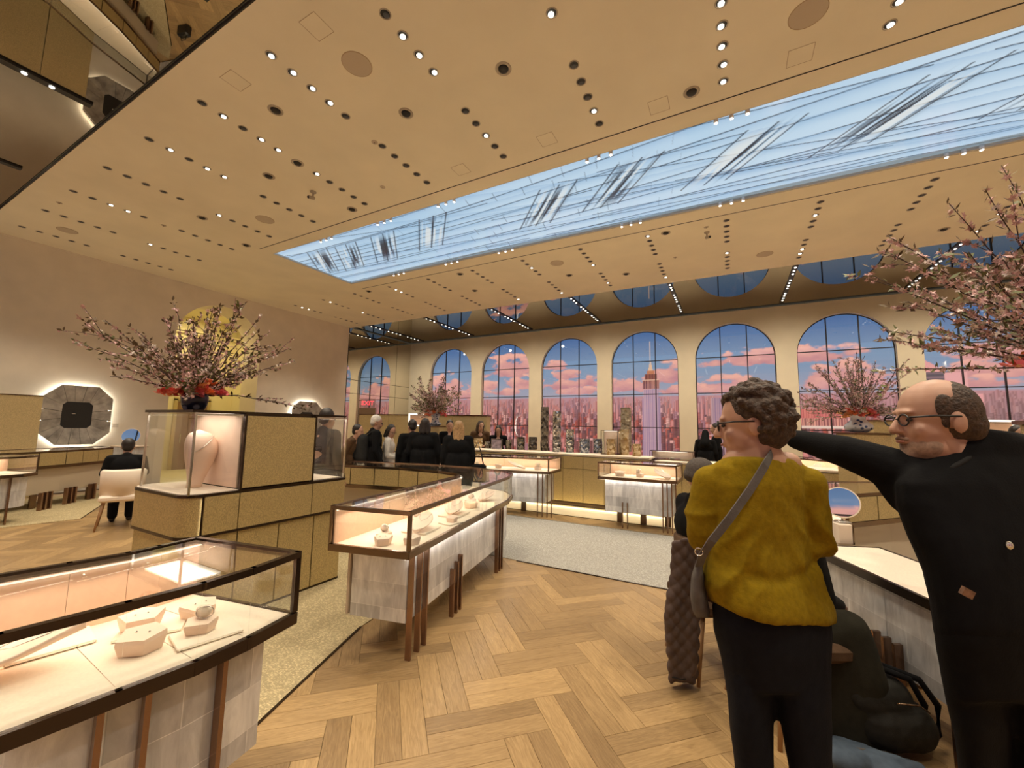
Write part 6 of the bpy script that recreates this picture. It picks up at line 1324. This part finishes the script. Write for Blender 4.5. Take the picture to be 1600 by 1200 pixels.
# ------------------------------------------------------------------ man in black, arm stretched out
def man():
    D = 1.38; W_ = lambda x, y, dd=0.0: at(x, y, upright(y, D)+dd); gy = lambda x, z: ground_y(x, D, z)
    f = (-CR*0.97+CF*0.24); f.z = -0.05
    b = MB(); hc = W_(1462, 655); s = 1.10
    L, R = head_prims(b, hc, f, s)
    b.ell(L(0, 0.02, -0.085), (0.062*s, 0.066*s, 0.055*s), R); nb = W_(1492, 725, 0.02)
    b.cap(W_(1480, 690, 0.01), 0.072, nb, 0.085); b.ell(L(0, -0.01, -0.10), (0.06*s, 0.06*s, 0.06*s), R)
    b.cap(nb, 0.08, W_(1560, 1000, 0.02), 0.09, 14)
    sh, el, wr = W_(1424, 742, 0.03), W_(1322, 706, 0.14), W_(1243, 686, 0.30)
    b.cap(W_(1480, 770, 0.02), 0.05, sh, 0.04); b.cap(sh, 0.04, el, 0.036); b.cap(el, 0.036, wr, 0.028); hand_prims(b, wr, wr-el, 1.06, 0.9, Vector((0, 0, 1)), True)
    s2, e2, h2 = W_(1700, 770, 0.02), W_(1740, 910, 0.0), W_(1735, 1050, 0.03); b.cap(W_(1520, 770, 0.02), 0.05, s2, 0.04); b.cap(s2, 0.038, e2, 0.034); b.cap(e2, 0.034, h2, 0.028); hand_prims(b, h2, h2-e2, 1.06, 0.5)
    for x0, x1 in ((1530, 1538), (1640, 1636)):
        ft = W_(x1, gy(x1, 0.09)); b.cap(W_(x0, 1010), 0.045, W_(x1, 1210), 0.04); b.cap(W_(x1, 1210), 0.04, ft, 0.030); b.cap(ft, 0.04, ft-Vector((CR.x, CR.y, 0))*0.15-Vector((0, 0, 0.04)), 0.033)
    o = link('person', remesh(b, 0.0055, 3, name='person'), SK[0]); tag(o, 'balding man in black with glasses and grey beard, arm stretched out pointing', 'person')
    face_parts(o, L, R, s, True)
    # hair ring round the bald crown, and the beard
    hm = MB(); rr = random.Random(4)
    hm.ell(L(0, -0.026, 0.020), (0.0805*s, 0.085*s, 0.0985*s), R, 22, 16); hm.ell(L(0, -0.058, -0.018), (0.072*s, 0.054*s, 0.066*s), R, 16, 10)
    for k in (-1, 1): hm.ell(L(0.066*k, 0.018, 0.035), (0.012*s, 0.022*s, 0.040*s), R, 12, 8); hm.ell(L(0.068*k, 0.020, 0.0), (0.008*s, 0.010*s, 0.030*s), R, 10, 8)
    link('hair', remesh(hm, 0.005, 2, name='hair'), K['hair_brown'], o)
    bd = MB(); 
    bd.ell(L(0, 0.034, -0.083), (0.0600*s, 0.062*s, 0.050*s), R, 20, 14); bd.ell(L(0, 0.073, -0.103), (0.032*s, 0.026*s, 0.025*s), R, 14, 10)
    for k in (-1, 1): bd.cap(L(0.022*k, 0.094, -0.058), 0.006*s, L(0.0, 0.102, -0.054), 0.006*s)
    link('beard', remesh(bd, 0.005, 2, name='beard'), K['hair_grey'], o)
    t = MB(); t.rings(loft([(672, 1532, 1590, 0.10, 3, -0.02), (690, 1498, 1650, 0.16, 4, 0.0), (712, 1450, 1690, 0.21, 2, 0.02), (732, 1412, 1715, 0.24, 0, 0.02), (755, 1396, 1725, 0.27, 0, 0.02), (790, 1400, 1728, 0.30, 0, 0.02), (840, 1418, 1725, 0.32, 0, 0.01), (890, 1440, 1720, 0.33, 0, 0), (940, 1452, 1715, 0.34, 0, 0), (985, 1456, 1710, 0.34, 0, 0), (1000, 1460, 1708, 0.33, 0, 0)], D, 28, 2.3), True, True)
    t.cap(W_(1440, 755, 0.03), 0.085, sh, 0.082, 14); t.cap(sh, 0.080, el, 0.060, 14); t.cap(el, 0.060, wr+(el-wr)*0.02, 0.040, 14); t.cap(W_(1425, 775, 0.03), 0.07, W_(1385, 738, 0.07), 0.055)
    t.cap(s2, 0.075, e2, 0.064, 14); t.cap(e2, 0.062, h2, 0.044, 14)
    fold = lambda co: 0.010*(fbm(co[:, 0]*10+co[:, 2]*5, co[:, 2]*7, 43, 3)-0.5)
    link('shirt', remesh(t, 0.008, 3, name='shirt', fold=fold), K['black'], o)
    cl_ = MB(); 
    ring_ = [W_(1496+48*math.cos(a), 716+10*math.sin(a)-26*math.cos(a), 0.01+0.09*math.sin(-a)) for a in [2*PI*i/24 for i in range(25)]]
    cl_.tube(ring_, 0.008, 8).build('collar', K['charcoal'], o)
    g = MB(); g.rings(loft([(960, 1454, 1708, 0.34, 0, 0), (1010, 1460, 1706, 0.33, 0, 0), (1060, 1470, 1700, 0.30, 0, 0), (1100, 1478, 1690, 0.28, 0, 0)], D, 28, 2.3), True, True)
    for rows in ([(1080, 1474, 1590), (1140, 1488, 1588), (1200, 1498, 1586), (1300, 1500, 1578), (gy(1538, 0.05), 1498, 1576)], [(1080, 1580, 1692), (1140, 1588, 1690), (1200, 1594, 1686), (1300, 1598, 1678), (gy(1636, 0.05), 1596, 1676)]): g.rings(loft([(y, a, c, 0.22 if y < 1150 else 0.18, 0, 0) for y, a, c in rows], D), True, True)
    link('trousers', remesh(g, 0.010, 3, name='trousers', fold=fold), K['black'], o)
    for x1 in (1536, 1634):
        ft = W_(x1, gy(x1, 0.0)); fw = -Vector((CR.x, CR.y, 0)); x = MB(); x.cap(ft+Vector((0, 0, 0.05)), 0.05, ft+fw*0.19+Vector((0, 0, 0.04)), 0.042); link('shoe', remesh(x, 0.012, 2, name='shoe'), K['shoe'], o)
    MB().ell(W_(1576, 852, -0.168), (0.010, 0.010, 0.013), None, 10, 6).build('badge', M['steel'], o)
    bt = MB().box((0, 0, 0), (0.034, 0.010, 0.022), rot=Matrix((CR, CF, CU)).transposed() @ Matrix.Rotation(0.5, 3, 'Y')); q_ = bt.build('tan_patch', pmat('tan_stripe', (0.22, 0.12, 0.07), 0.6, noise=40, var=0.6), o); q_.location = W_(1511, 926, -0.172)  # small tan striped patch added where a half-hidden hand would show
man()

bpy.data.scenes.remove(_rs)
